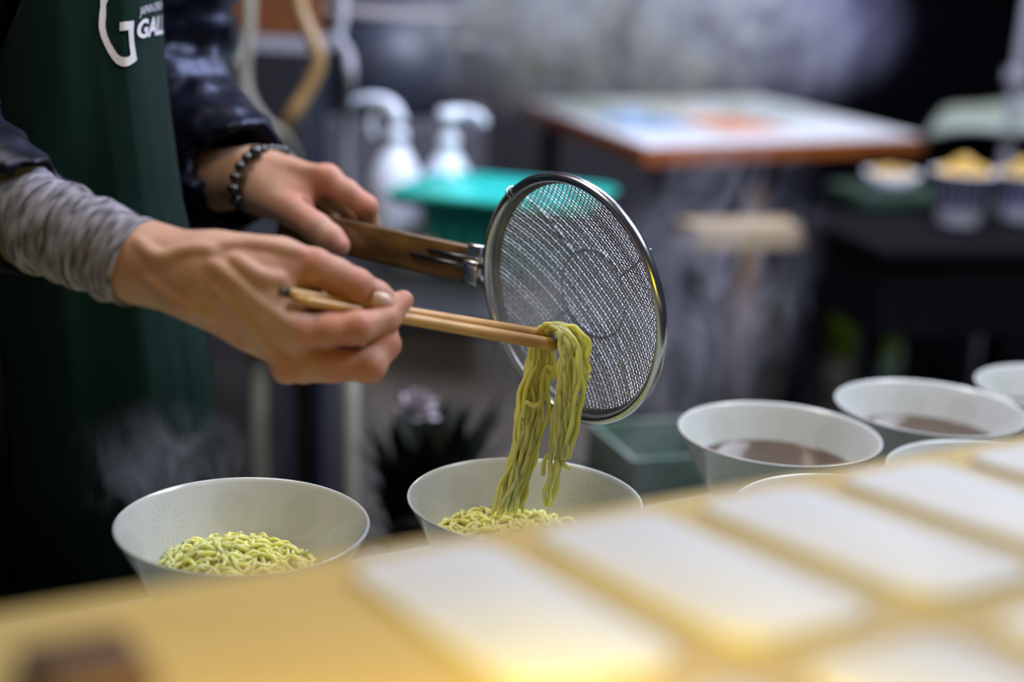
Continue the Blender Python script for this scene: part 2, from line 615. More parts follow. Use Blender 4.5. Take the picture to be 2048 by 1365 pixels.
def cup_mat():
    m, nt, b, L = nodemat('blue_striped_paper')
    uv = nt.nodes.new('ShaderNodeUVMap')
    sp = nt.nodes.new('ShaderNodeSeparateXYZ')
    L.new(uv.outputs['UV'], sp.inputs[0])
    f = math_node(nt, 'FRACT', math_node(nt, 'MULTIPLY', sp.outputs[0], 20.0))
    st = math_node(nt, 'LESS_THAN', f, 0.68)
    lo = math_node(nt, 'GREATER_THAN', sp.outputs[1], 0.32)
    hi = math_node(nt, 'LESS_THAN', sp.outputs[1], 0.93)
    fac = math_node(nt, 'MULTIPLY', st, math_node(nt, 'MULTIPLY', lo, hi))
    mx = nt.nodes.new('ShaderNodeMix')
    mx.data_type = 'RGBA'
    mx.inputs['A'].default_value = (0.74, 0.72, 0.82, 1)
    mx.inputs['B'].default_value = (0.028, 0.055, 0.22, 1)
    L.new(fac, mx.inputs['Factor'])
    L.new(mx.outputs['Result'], b.inputs['Base Color'])
    b.inputs['Roughness'].default_value = 0.5
    return m


M['cup'] = cup_mat()


def steam_mat(name, dens, scale, lo, hi, edge=(0.35, 1.0), aniso=0.2, col=(0.9, 0.9, 1.0), seed=0.0, distort=1.2, hard=None):
    m = bpy.data.materials.new(name)
    m.use_nodes = True
    nt = m.node_tree
    nt.nodes.clear()
    L = nt.links
    out = nt.nodes.new('ShaderNodeOutputMaterial')
    sc = nt.nodes.new('ShaderNodeVolumeScatter')
    sc.inputs['Color'].default_value = (*col, 1)
    sc.inputs['Anisotropy'].default_value = aniso
    L.new(sc.outputs[0], out.inputs['Volume'])
    tc = nt.nodes.new('ShaderNodeTexCoord')
    geo = nt.nodes.new('ShaderNodeNewGeometry')
    mp = nt.nodes.new('ShaderNodeMapping')
    mp.inputs['Location'].default_value = (seed, seed * 1.7, seed * 0.6)
    mp.inputs['Scale'].default_value = (1, 1, 0.62)
    L.new(geo.outputs['Position'], mp.inputs['Vector'])
    nz = nt.nodes.new('ShaderNodeTexNoise')
    nz.inputs['Scale'].default_value = scale
    nz.inputs['Detail'].default_value = 4
    nz.inputs['Roughness'].default_value = 0.6
    nz.inputs['Distortion'].default_value = distort
    L.new(mp.outputs['Vector'], nz.inputs['Vector'])
    r1 = nt.nodes.new('ShaderNodeMapRange')
    r1.inputs['From Min'].default_value, r1.inputs['From Max'].default_value = lo, hi
    L.new(nz.outputs['Fac'], r1.inputs['Value'])
    ln = nt.nodes.new('ShaderNodeVectorMath')
    ln.operation = 'LENGTH'
    L.new(tc.outputs['Object'], ln.inputs[0])
    r2 = nt.nodes.new('ShaderNodeMapRange')
    r2.interpolation_type = 'SMOOTHSTEP'
    r2.inputs['From Min'].default_value, r2.inputs['From Max'].default_value = edge[1], edge[0]
    L.new(ln.outputs['Value'], r2.inputs['Value'])
    d = math_node(nt, 'MULTIPLY', math_node(nt, 'MULTIPLY', r1.outputs['Result'], r2.outputs['Result']), dens)
    L.new(d, sc.inputs['Density'])
    return m


# ------------------------------------------------------------------ the setting
def struct(name, V, Fs, mat, label=None):
    o = mk(name, V, Fs, mat, smooth=False)
    o['kind'] = 'structure'
    if label:
        o['label'] = label
    return o


def ground_mesh():
    V, Fs = [], []
    nx, ny = 60, 60
    for i in range(nx + 1):
        for j in range(ny + 1):
            x, y = -4.3 + 9.2 * i / nx, -1.0 + 7.8 * j / ny
            V.append((x, y, 0.03 * float(vnoise(np.array([x * 3.0, y * 3.0, 0.3]), 3)) - 0.015))
    for i in range(nx):
        for j in range(ny):
            a = i * (ny + 1) + j
            Fs.append((a, a + ny + 1, a + ny + 2, a + 1))
    return V, Fs


struct('floor', *ground_mesh(), M['ground'], 'dark bare soil ground behind the counter')
struct('wall_back', *boxm((-1.60, 6.6, 1.3), (2.60, 0, 0), (0, 0.05, 0), (0, 0, 1.35)), M['wall'], 'grey plaster wall at the back left')
struct('night_backdrop', *boxm((2.91, 6.6, 1.4), (1.90, 0, 0), (0, 0.05, 0), (0, 0, 1.5)), M['night_dark'], 'black backdrop standing in for the night darkness at the back right')  # darkness of the night put into the colour of this backdrop

# ------------------------------------------------------------------ counter with its two rows of bowls
ZT = 0.80
DIR = np.array([0.86, 0.51, 0]); DIR /= np.linalg.norm(DIR)
NRM = np.array([-DIR[1], DIR[0], 0])
cen = np.array([0.10, 1.03, 0]) - NRM * 0.085
ct = empty('serving_counter', (cen[0], cen[1], 0), 'long pale serving counter that carries the white noodle bowls', 'counter')
mk('worktop', *boxm((cen[0], cen[1], ZT - 0.015), DIR * 0.95, NRM * 0.235, (0, 0, 0.015), 0.004), M['counter'], ct, smooth=False)
mk('front_panel', *boxm((cen[0] - NRM[0] * 0.2, cen[1] - NRM[1] * 0.2, 0.385), DIR * 0.93, NRM * 0.01, (0, 0, 0.385)), M['counter_dark'], ct, smooth=False)
for a in (-1, 1):
    for b in (-0.17, 0.19):
        c = cen + DIR * 0.88 * a + NRM * b
        mk('leg', *boxm((c[0], c[1], 0.385), DIR * 0.02, NRM * 0.02, (0, 0, 0.385)), M['counter_dark'], ct, smooth=False)

OUT = [(0.044, 0.012), (0.056, 0.021), (0.066, 0.034), (0.0745, 0.051), (0.0825, 0.067), (0.0885, 0.0785)]
INN = [(0.0865, 0.0785), (0.0800, 0.066), (0.0720, 0.051), (0.0635, 0.035), (0.053, 0.022), (0.036, 0.0165), (0.018, 0.0152), (0.0005, 0.015)]
PROF = OUT + [(0.0898, 0.0802), (0.0900, 0.0812), (0.0892, 0.0818), (0.0880, 0.0810)] + INN


def bowl_radius(z):
    zs = [p[1] for p in INN[::-1]]
    rs = [p[0] for p in INN[::-1]]
    return float(np.interp(z, zs, rs))


def make_bowl(x, y, label, rot=0.0):
    t = empty('noodle_bowl', (x, y, ZT), label, 'bowl', 'white noodle bowls on the counter')
    V, Fs = lathe(PROF, 96)
    m = len(PROF)
    V = [(v[0] * math.cos(rot) - v[1] * math.sin(rot) + x, v[0] * math.sin(rot) + v[1] * math.cos(rot) + y, v[2] + ZT) for v in V]
    uv = []
    n0 = len(OUT) + 3
    for i in range(96):
        for j, (r, z) in enumerate(PROF):
            uv.append((i / 96.0, z if j >= n0 else 0.0))
    mk('bowl_body', V, Fs, M['bowl'], t, uv=uv)
    f, ff = lathe([(0.036, 0.014), (0.036, 0.001), (0.0375, 0.0), (0.0405, 0.0), (0.042, 0.001), (0.044, 0.0125)], 64)
    mk('foot_ring', [(v[0] + x, v[1] + y, v[2] + ZT) for v in f], ff, M['bowl'], t, uv=[(0, 0)] * len(f))
    return t


def make_broth(x, y, h, mat, label):
    r = bowl_radius(h) + 0.0006
    prof = [(0.0005, h), (r * 0.5, h), (r * 0.93, h), (r, h + 0.0007), (r * 0.9, h - 0.004), (0.0005, h - 0.004)]
    V, Fs = lathe(prof, 64)
    o = mk('broth', [(v[0] + x, v[1] + y, v[2] + ZT) for v in V], Fs, mat)
    return tag(o, label, 'broth', kind='stuff')


BOWLS = [(-0.1856, 0.9440), (0.0156, 1.0170), (0.242, 1.207), (0.404, 1.308), (0.566, 1.392), (0.264, 1.012), (0.408, 1.118)]
LB = ['white porcelain noodle bowl with a mound of noodles, at the left end of the counter',
      'white porcelain noodle bowl into which the hanging noodles are being lowered',
      'white porcelain bowl of dark broth just to the right of the strainer',
      'white porcelain bowl of dark broth, second to the right of the strainer',
      'white porcelain bowl of dark broth, cut off by the right border behind the other bowls',
      'white bowl whose rim alone peeks over the cream board, left of its twin',
      'white bowl whose rim alone peeks over the cream board, right of its twin']
for i, (x, y) in enumerate(BOWLS):
    make_bowl(x, y, LB[i], rot=[0.12, 0.5, 1.1, 1.9, 2.5, 0.2, 0.9][i])
make_broth(*BOWLS[0], 0.036, M['pale_broth'], 'pale cloudy broth around the noodles in the leftmost bowl')
make_broth(*BOWLS[1], 0.040, M['pale_broth'], 'pale cloudy broth in the bowl under the hanging noodles')
for i, s in ((2, 'brown broth in the bowl just right of the strainer'), (3, 'brown broth in the second bowl right of the strainer'),
             (4, 'brown broth in the bowl cut off by the right border'), (5, 'brown broth in the left bowl hidden by the cream board'),
             (6, 'brown broth in the right bowl hidden by the cream board')):
    make_broth(*BOWLS[i], 0.049, M['broth'], s)


def noodle_nest(cx, cy, n, label, peak, off=(0, 0), rad=0.055, seed=1, base=0.037):
    rnd = random.Random(seed)
    t = empty('noodle_mound', (cx, cy, ZT + 0.03), label, 'noodles')
    for k in range(n):
        a = rnd.uniform(0, 6.28)
        rr = rad * math.sqrt(rnd.random()) * 0.95
        p = np.array([off[0] + rr * math.cos(a), off[1] + rr * math.sin(a)])
        h = rnd.uniform(0, 6.28)
        pts = []
        wv, ph = rnd.uniform(0.10, 0.42), rnd.uniform(0, 6.28)
        lift = rnd.uniform(-0.004, 0.004)
        for s in range(22):
            h += rnd.gauss(0, 0.32) + wv * math.sin(s * 0.9 + ph)
            step = np.array([math.cos(h), math.sin(h)]) * 0.0042
            if np.linalg.norm(p + step - np.array(off) * 0.4) > rad:
                h += 1.3
                step = -(p - np.array(off)) * 0.08
            p = p + step
            d = np.linalg.norm(p - np.array(off))
            z = base + peak * math.exp(-(d / 0.042) ** 2) + lift + 0.0025 * math.sin(s * 1.1 + ph)
            R = bowl_radius(z) - 0.0025
            q = p * min(1.0, R / (np.linalg.norm(p) + 1e-9))
            pts.append((cx + q[0], cy + q[1], ZT + z))
        V, Fs = tube(catmull(pts, 44), 0.0017, 6)
        mk('noodle', V, Fs, M['noodle'], t)
    return t


noodle_nest(*BOWLS[0], 150, 'mound of curly yellow noodles lying in the leftmost bowl', 0.013, (-0.012, 0.014), rad=0.060, seed=3)
noodle_nest(*BOWLS[1], 120, 'low heap of yellow noodles in the bowl under the chopsticks', 0.010, (-0.018, 0.010), rad=0.062, seed=5, base=0.041)

# ------------------------------------------------------------------ blurred cream board in the foreground
TZ = 1.03
e0, e1 = PZ(-60, 1232, TZ), PZ(2200, 842, TZ)
TD = (e1 - e0) / np.linalg.norm(e1 - e0)
tilt = math.radians(6)
TN0 = np.array([TD[1], -TD[0], 0])
TB = TN0 * math.cos(tilt) + np.array([0, 0, math.sin(tilt)])     # down the board towards the viewer
TN = np.cross(TB, TD)
TN = TN / np.linalg.norm(TN) * (1 if TN[2] > 0 or True else 1)
if TN[2] < 0:
    TN = -TN
tray = empty('cream_board', tuple(e0), 'cream wooden board with two rows of white rounded panels, standing in front of the bowls', 'board')
LENB = np.linalg.norm(e1 - e0)


def TP(s, t, n=0.0):
    return e0 + TD * s + TB * t + TN * n


mk('base_board', *boxm(TP(LENB / 2, 0.15, -0.008), TD * (LENB / 2 + 0.03), TB * 0.15, TN * 0.008, 0.004), M['traywood'], tray, smooth=False)


def rounded(s0, s1, t0, t1, r, n, k=6):
    pts = []
    for (cs, ct_, a0) in ((s1 - r, t1 - r, 0), (s0 + r, t1 - r, 90), (s0 + r, t0 + r, 180), (s1 - r, t0 + r, 270)):
        for i in range(k + 1):
            a = math.radians(a0 + 90 * i / k)
            pts.append(TP(cs + r * math.cos(a), ct_ + r * math.sin(a), n))
    return pts


TRAY_PANELS = []
for j in range(-1, 5):
    s0 = 0.139 + 0.0875 * j
    if j >= 0:
        mk('panel', *prism(rounded(s0, s0 + 0.066, 0.026, 0.176, 0.016, 0.004), TN, 0.006, 0.0015), M['panel'], tray)
    mk('panel', *prism(rounded(s0, s0 + 0.066, 0.200, 0.290, 0.016, 0.004), TN, 0.006, 0.0015), M['panel'], tray)
kd = FW + (150 - 1024) / FPX * RT - (1345 - 682.5) / FPX * UPV
kb = CAM + kd * (((e0 - CAM) @ TN) / (kd @ TN))
mk('dark_knob', *boxm(TP((kb - e0) @ TD, (kb - e0) @ TB + 0.016, 0.006), TD * 0.019, TB * 0.022, TN * 0.006, 0.004), M['brown'], tray)
for s in (0.04, LENB - 0.04):
    q = TP(s, 0.14, -0.012)
    mk('leg', *boxm((q[0], q[1], q[2] / 2), (0.012, 0, 0), (0, 0.012, 0), (0, 0, q[2] / 2)), M['traywood'], tray, smooth=False)

# ------------------------------------------------------------------ strainer
SC_C = P(1139, 601, 1.12)
su = P(1313, 640, 1.047) - P(965, 562, 1.193)
su /= np.linalg.norm(su)
sv = P(1115, 343, 1.09) - P(1163, 859, 1.15)
sv = sv - su * (sv @ su)
sv /= np.linalg.norm(sv)
sn = np.cross(su, sv)
if sn @ FW > 0:
    sn = -sn
SR, SD = 0.0985, 0.024


def S3(u, v, d=0.0):
    return SC_C + su * u + sv * v + sn * d


def dish(u, v):
    q = np.clip(np.sqrt(u * u + v * v) / SR, 0, 1)
    return -SD * (1 - q ** 2.6) - 0.004


st = empty('noodle_strainer', tuple(SC_C), 'round steel wire noodle strainer with a flat wooden handle, held upright', 'strainer')
a = np.linspace(0, 2 * math.pi, 121)[:-1]
V, Fs = [], []
for i, t in enumerate(a):
    c0 = np.array([math.cos(t), math.sin(t)])
    for j in range(10):
        b = 2 * math.pi * j / 10
        rr = SR + 0.0040 * math.cos(b)
        V.append(S3(c0[0] * rr, c0[1] * rr, 0.0048 * math.sin(b)))
for i in range(120):
    for j in range(10):
        Fs.append((i * 10 + j, ((i + 1) % 120) * 10 + j, ((i + 1) % 120) * 10 + (j + 1) % 10, i * 10 + (j + 1) % 10))
mk('rim', V, Fs, M['steel'], st)
V, Fs = [], []
for i, t in enumerate(a):
    c0 = np.array([math.cos(t), math.sin(t)])
    for rr, dd in ((SR - 0.001, -0.002), (SR - 0.0045, -0.0052), (SR - 0.0066, float(dish(SR - 0.0066, 0)) + 0.0008), (SR - 0.0066, float(dish(SR - 0.0066, 0)) - 0.0008), (SR - 0.003, -0.007)):
        V.append(S3(c0[0] * rr, c0[1] * rr, dd))
for i in range(120):
    for j in range(4):
        Fs.append((i * 5 + j, i * 5 + j + 1, ((i + 1) % 120) * 5 + j + 1, ((i + 1) % 120) * 5 + j))
mk('rim_band', V, Fs, M['bandsteel'], st)
parts = []
NW = 60
ca, sa = math.cos(0.80), math.sin(0.80)
for ax in (0, 1):
    for k in range(NW):
        c = -SR + 2 * SR * (k + 0.5) / NW
        half = math.sqrt(max(SR * SR * 0.985 - c * c, 0))
        if half < 0.006:
            continue
        n = max(6, int(half * 2 / (2 * SR / NW)) + 1)
        s = np.linspace(-half, half, n)
        p0, p1 = (s, np.full(n, c)) if ax == 0 else (np.full(n, c), s)
        u, v = ca * p0 - sa * p1, sa * p0 + ca * p1
        j = np.round((s + SR) / (2 * SR / NW)).astype(int)
        wv = 0.00035 * np.where((j + k) % 2 == 0, 1, -1) * (1 if ax == 0 else -1)
        d = dish(u, v) + wv
        pts = SC_C + u[:, None] * su + v[:, None] * sv + d[:, None] * sn
        parts.append(tube(pts, 0.00050, 4, cap=False))
V, Fs = join(parts)
o = mk('wire_mesh', V, Fs, M['wire'], st)
o['kind'] = 'stuff'
# water films left in some of the mesh cells
rw = random.Random(9)
V, Fs = [], []
pit = 2 * SR / NW
for i in range(NW):
    for j in range(NW):
        x0, y0 = -SR + pit * (i + 0.5), -SR + pit * (j + 0.5)
        xm, ym = x0 + pit / 2, y0 + pit / 2
        if xm * xm + ym * ym > (SR * 0.94) ** 2:
            continue
        if float(vnoise(np.array([xm * 60, ym * 60, 0.5]), 8)) * 1.3 + rw.uniform(-0.5, 0.5) < -0.10:
            continue
        k0 = len(V)
        for (dx, dy) in ((0, 0), (1, 0), (1, 1), (0, 1)):
            px_, py_ = x0 + pit * dx, y0 + pit * dy
            u, v = ca * px_ - sa * py_, sa * px_ + ca * py_
            V.append(S3(u, v, float(dish(u, v)) + rw.uniform(-0.0002, 0.0002)))
        Fs.append((k0, k0 + 1, k0 + 2, k0 + 3))
o = mk('water_film', V, Fs, M['film'], st)
o['kind'] = 'stuff'
RI = 0.036
ringp = [S3(RI * math.cos(t), RI * math.sin(t), float(dish(RI * math.cos(t), RI * math.sin(t))) - 0.0016) for t in np.linspace(0, 2 * math.pi, 49)]
mk('support_ring', *tube(ringp, 0.0008, 6), M['wire'], st)
for ang in (125, 211, 305, 31):
    c0, s0 = math.cos(math.radians(ang)), math.sin(math.radians(ang))
    pts = [S3(c0 * r, s0 * r, d) for r, d in ((SR - 0.005, 0.0055), (SR + 0.0025, 0.0066), (SR + 0.0056, 0), (SR + 0.002, -0.0068))] if ang > 100 and ang < 300 else [S3(c0 * (SR + 0.001), s0 * (SR + 0.001), -0.0062)]
    for r in np.linspace(SR - 0.008, RI, 8):
        pts.append(S3(c0 * r, s0 * r, float(dish(c0 * r, s0 * r)) - 0.0018))
    mk('support_wire', *tube(catmull(pts, 40), 0.00085, 6), M['wire'], st)
hA, hB = P(944, 530, 1.205), P(560, 446, 1.29)
hx = (hA - hB) / 2
hc = (hA + hB) / 2
hw = P(944, 492, 1.203) - P(944, 568, 1.203)
hw = hw - hx * (hw @ hx) / (hx @ hx)
hn = np.cross(hx, hw)
hn /= np.linalg.norm(hn)
if hn @ FW > 0:
    hn = -hn
hwu = hw / np.linalg.norm(hw)
hxu = hx / np.linalg.norm(hx)
mk('handle', *boxm(hc, hx, hwu * 0.0160, hn * 0.0048, 0.003), M['handle'], st)
f0 = P(949, 530, 1.202)
mk('ferrule', *boxm(f0, hxu * 0.0075, hwu * 0.0175, hn * 0.0062, 0.002), M['steel'], st)
for k, (o1, ln) in enumerate(((0.0045, 0.050), (-0.0025, 0.066))):
    p1 = f0 + hwu * o1 + hn * 0.0058 + hxu * 0.006
    p0 = p1 - hxu * ln - hn * 0.0005
    mk('rod', *tube([p0, (p0 + p1) / 2, p1], 0.0021, 8), M['darkwire'], st)
p1 = f0 - hwu * 0.002 + hn * 0.0058
mk('rod_clasp', *boxm(p1, hxu * 0.007, hwu * 0.0052, hn * 0.003, 0.0012), M['steel'], st)
for o1 in (0.008, -0.008):
    p0 = f0 + hwu * o1 + hxu * 0.003
    lv = S3(-SR - 0.002, o1 * 0.9, 0)
    mk('socket', *tube([p0, (p0 + lv) / 2, lv], 0.0032, 8), M['darkwire'], st)

# ------------------------------------------------------------------ chopsticks
CHOP = []
for (q0, q1, lab) in (((558, 582, 0.9335), (1100, 673, 1.096), 'upper bamboo chopstick, half hidden behind its twin and the noodles'),
                      ((592, 599, 0.9345), (1107, 690, 1.083), 'lower bamboo chopstick in front, blunt tip over the noodles')):
    A, B = P(*q0), P(*q1)
    t = np.linspace(0, 1, 24)
    pts = A + (B - A) * t[:, None]
    o = mk('chopstick', *tube(pts, 0.0034 + 0.0017 * t, 14), M['bamboo'])
    tag(o, lab, 'chopstick', 'bamboo chopsticks in the cook\'s right hand')
    u = (B - A) / np.linalg.norm(B - A)
    if q0[0] < 580:
        mk('shaded_end', *tube([A - u * 0.0006, A + u * 0.001, A + u * 0.007], [0.0028, 0.0036, 0.0036], 14), M['end_shade'], o)  # shading at the stick's end put in as a dark brown tip

# ------------------------------------------------------------------ hanging noodles
hb = empty('hanging_noodles', tuple(P(1110, 680, 1.085)), 'bundle of pale yellow noodles draped over the chopstick tips', 'noodles')
rnd = random.Random(11)
for k in range(54):
    a_, b_ = rnd.gauss(0, 0.75), rnd.gauss(0, 0.75)
    a_, b_ = max(-1.6, min(1.6, a_ * 1.15)), max(-1.6, min(1.6, b_ * 1.15))
    dz = rnd.uniform(-0.006, 0.006)
    lend = rnd.choice([1012, 1004, 1018, 945, 930, 940])
    rend = rnd.choice([1014, 945, 935, 880, 930, 940, 925])
    tl = rnd.uniform(0, 18)
    ja, jb = [a_ + rnd.gauss(0, 0.30) for _ in range(6)], [b_ + rnd.gauss(0, 0.30) for _ in range(7)]
    left = [(1012 + 20 * ja[0], lend + 14, 1.076), (1030 + 18 * ja[1], min(lend, 965), 1.080), (1052 + 15 * ja[2], 900, 1.086),
            (1064 + 15 * ja[3], 830, 1.090), (1070 + 15 * ja[4], 770, 1.094), (1082 + 15 * ja[5], 715, 1.097)]
    if lend < 950:
        left = left[2:]
    top = [(1086 + 10 * a_, 678 - tl * 0.4, 1.095), (1098 + 6 * a_, 660 - tl * 0.6, 1.088), (1122 + 6 * b_, 661 - tl * 0.5 + 4 * abs(b_), 1.080)]
    right = [(1138 + 11 * jb[0], 690, 1.076), (1140 + 14 * jb[1], 740, 1.075), (1135 + 15 * jb[2], 800, 1.076), (1126 + 14 * jb[3], 860, 1.077), (1117 + 12 * jb[4], 920, 1.078)]
    if rend > 955:
        right += [(1106 + 9 * jb[5], 970, 1.078), (1098 + 8 * jb[6], rend, 1.080)]
    elif rend < 900:
        right = right[:3]
    mode = k % 7
    if mode == 5:
        seq = [(1112 + 6 * b_, 650 - 3 * a_, 1.09), (1140 + 6 * b_, 655, 1.083), (1163 + 8 * b_, 680, 1.082), (1168 + 6 * b_, 725, 1.084), (1163 + 8 * b_, 760 + 10 * a_, 1.085)]
    elif mode == 6:
        seq = left[-5:] + top[:1] if len(left) >= 5 else left + top[:1]
    else:
        seq = left + top + right
    ph, am = rnd.uniform(0, 6.28), rnd.uniform(1.2, 4.2)
    pts = np.array([P(x, y, z + dz) for x, y, z in seq])
    c = catmull(pts, len(seq) * 9)
    s = np.arange(len(c))
    c = c + (np.sin(s * 0.45 + ph) * am * 0.00038)[:, None] * RT + (np.cos(s * 0.5 + ph * 2) * am * 0.0003)[:, None] * FW
    rr = 0.00185 + 0.0002 * np.sin(s * 0.4 + ph)
    rr[[0, -1]] *= 0.4
    rr[[1, -2]] *= 0.8
    V, Fs = tube(c, rr, 7)
    mk('noodle', V, Fs, M['noodle'], hb)
# a few stray curls
for seq in ([(1046, 835, 1.085), (1048, 800, 1.084), (1058, 760, 1.086), (1075, 730, 1.09)],
            [(1046, 836, 1.082), (1051, 806, 1.081), (1068, 812, 1.08), (1082, 800, 1.08), (1083, 765, 1.083), (1092, 735, 1.088), (1106, 742, 1.085), (1108, 760, 1.084)],
            [(1141, 938, 1.078), (1128, 930, 1.077), (1120, 905, 1.077), (1122, 870, 1.076)],
            [(1018, 948, 1.08), (1026, 930, 1.081), (1036, 900, 1.083), (1056, 896, 1.082), (1064, 870, 1.085)],
            [(1180, 757, 1.084), (1166, 752, 1.083), (1160, 735, 1.082), (1156, 700, 1.082)],
            [(1166, 800, 1.078), (1152, 795, 1.077), (1146, 770, 1.076)],
            [(1085, 952, 1.08), (1090, 920, 1.079), (1102, 905, 1.078), (1108, 880, 1.077)]):
    mk('noodle', *tube(catmull([P(*q) for q in seq], 36), 0.0018, 7), M['noodle'], hb)

# ------------------------------------------------------------------ the cook
cook = empty('person', (-0.46, 1.30, 0), 'person in dark green apron and navy jacket, lifting noodles with chopsticks', 'person')


def Q(lst):
    return [P(*q) for q in lst]


# right (near) hand with forearm
def near_hand():
    J = dict(el=(170, 484, 0.975), f1=(262, 521, 0.958), w1=(405, 528, 0.947), w2=(398, 580, 0.948),
             i0=(592, 660, 0.948), m0=(588, 722, 0.958), r0=(606, 736, 0.982), l0=(612, 726, 1.004), t1=(628, 533, 0.958))
    lo = np.min([P(*v) for v in J.values()], 0) - 0.05
    hi = np.max([P(*v) for v in J.values()], 0) + np.array([0.12, 0.09, 0.05])
    h = 0.00125
    F = Field(lo, hi, h)
    w_ = {k: P(*v) for k, v in J.items()}
    # forearm: two bones' worth of muscle, flattened
    F.cap(P(205, 490, 0.970), w_['w1'], 0.0220, 0.0165, 0.02)
    F.cap(P(205, 510, 0.970), w_['w2'], 0.0235, 0.0165, 0.02)
    F.cap(P(280, 527, 0.957), P(405, 560, 0.947), 0.0215, 0.0190, 0.02)
    # carpus and metacarpals
    F.cap(P(400, 555, 0.950), P(500, 590, 0.952), 0.0205, 0.0215, 0.016)
    F.cap(w_['w2'], P(500, 640, 0.955), 0.0165, 0.0190, 0.016)
    F.cap(P(430, 530, 0.948), P(520, 560, 0.950), 0.0180, 0.0200, 0.016)
    F.cap(P(490, 580, 0.948), w_['i0'], 0.0200, 0.0128, 0.014)
    F.cap(P(480, 610, 0.952), w_['m0'], 0.0190, 0.0118, 0.014)
    F.cap(P(480, 615, 0.968), w_['r0'], 0.0170, 0.0110, 0.014)
    F.cap(P(480, 610, 0.985), w_['l0'], 0.0150, 0.0100, 0.014)
    F.cap(P(545, 640, 0.965), P(585, 690, 0.975), 0.0170, 0.0130, 0.014)
    # palm behind the closed fingers
    F.cap(P(560, 610, 0.985), P(690, 640, 0.999), 0.0200, 0.0130, 0.012)
    F.cap(P(600, 690, 0.985), P(700, 700, 0.990), 0.0140, 0.0110, 0.010)
    # thumb metacarpal, thenar eminence and web
    F.cap(P(455, 515, 0.953), w_['t1'], 0.0135, 0.0120, 0.014)
    F.cap(P(500, 520, 0.955), P(560, 517, 0.956), 0.0120, 0.0125, 0.014)
    F.cap(P(505, 560, 0.962), P(605, 560, 0.972), 0.0170, 0.0105, 0.014)
    F.cap(P(540, 590, 0.972), P(610, 605, 0.978), 0.0140, 0.0100, 0.012)
    # knuckles
    F.ell(P(588, 655, 0.943), [0.0115 * RT, 0.010 * UPV, 0.0105 * FW], 0.008)
    F.ell(P(572, 742, 0.953), [0.0100 * RT, 0.0085 * UPV, 0.009 * FW], 0.010)
    # fingers, each a field of its own so creases stay between them
    def finger(pts, rs, k=0.004, bumps=()):
        G = Field(lo, hi, h)
        G.chain(Q(pts), rs, k)
        for c, r in bumps:
            G.ell(P(*c), [r * RT, r * UPV, r * FW], 0.005)
        return G
    th = finger([(628, 533, 0.958), (672, 553, 0.966), (711, 574, 0.972), (752, 596, 0.979), (783, 614, 0.984)],
                [0.0126, 0.0120, 0.0120, 0.0112, 0.0086], bumps=[((712, 571, 0.969), 0.0102)])
    ix = finger([(590, 660, 0.948), (655, 661, 0.951), (714, 657, 0.957), (770, 640, 0.974), (806, 602, 0.987)],
                [0.0130, 0.0112, 0.0110, 0.0098, 0.0074], bumps=[((716, 655, 0.955), 0.0100)])
    md = finger([(588, 722, 0.958), (660, 731, 0.960), (737, 732, 0.965), (772, 690, 0.977), (774, 660, 0.992)],
                [0.0122, 0.0112, 0.0112, 0.0098, 0.0078], bumps=[((740, 732, 0.963), 0.0099)])
    rg = finger([(606, 736, 0.982), (670, 738, 0.985), (735, 724, 0.990), (765, 688, 0.996), (752, 662, 1.004)],
                [0.0110, 0.0094, 0.0094, 0.0082, 0.0068])
    lt = finger([(612, 726, 1.004), (668, 728, 1.008), (715, 716, 1.012), (742, 690, 1.016), (735, 670, 1.020)],
                [0.0100, 0.0082, 0.0082, 0.0070, 0.0060])
    for G, k in ((th, 0.006), (ix, 0.006), (md, 0.005), (rg, 0.004), (lt, 0.004)):
        hand = F.D
        F.D = smin(hand, G.D, k * 0.5)
    # tendons and veins just under the skin
    def surf(px, py):
        zs = np.arange(0.88, 1.06, 0.0006)
        q = np.array([P(px, py, z) for z in zs])
        ii = np.clip(np.round((q - F.lo) / F.h).astype(int), 0, F.n - 1)
        d = F.D[tuple(ii.T)]
        k = np.argmax(d < 0)
        return q[k], ii[k]
    for pts, r in (([(280, 487), (305, 512), (330, 519), (356, 508), (392, 500), (430, 505)], 0.0010),
                   ([(300, 560), (345, 595), (392, 618), (420, 630)], 0.0011),
                   ([(425, 530), (470, 565), (520, 610), (572, 645)], 0.0012),
                   ([(432, 580), (480, 630), (530, 685), (565, 725)], 0.0014),
                   ([(470, 520), (520, 555), (560, 560)], 0.0009),
                   ([(440, 492), (520, 492), (600, 508)], 0.0010)):
        c = catmull([(x, y, 0) for x, y in pts], 22)
        q = [surf(x, y)[0] for x, y, _ in c]
        q = np.array(q)
        q[1:-1] = (q[:-2] + q[1:-1] + q[2:]) / 3
        q = q + (q - CAM) / np.linalg.norm(q - CAM, axis=1)[:, None] * (0.0032 - r * 0.18)
        for i in range(len(q) - 1):
            F.cap(q[i], q[i + 1], 0.0032, 0.0032, 0.005)
    # skin folds
    for pts, r in (([(640, 566), (660, 580), (690, 596)], 0.0009), ([(452, 652), (478, 684)], 0.0009), ([(745, 588), (738, 600)], 0.0006)):
        q = [surf(x, y)[0] for x, y in pts]
        for i in range(len(q) - 1):
            F.cap(q[i], q[i + 1], r, r, 0.004, cut=True)
    nc, ni = surf(766, 603)
    i, j, k = ni
    g = np.array([F.D[i + 2, j, k] - F.D[i - 2, j, k], F.D[i, j + 2, k] - F.D[i, j - 2, k], F.D[i, j, k + 2] - F.D[i, j, k - 2]], float)
    return F.mesh(2), nc, g / np.linalg.norm(g)


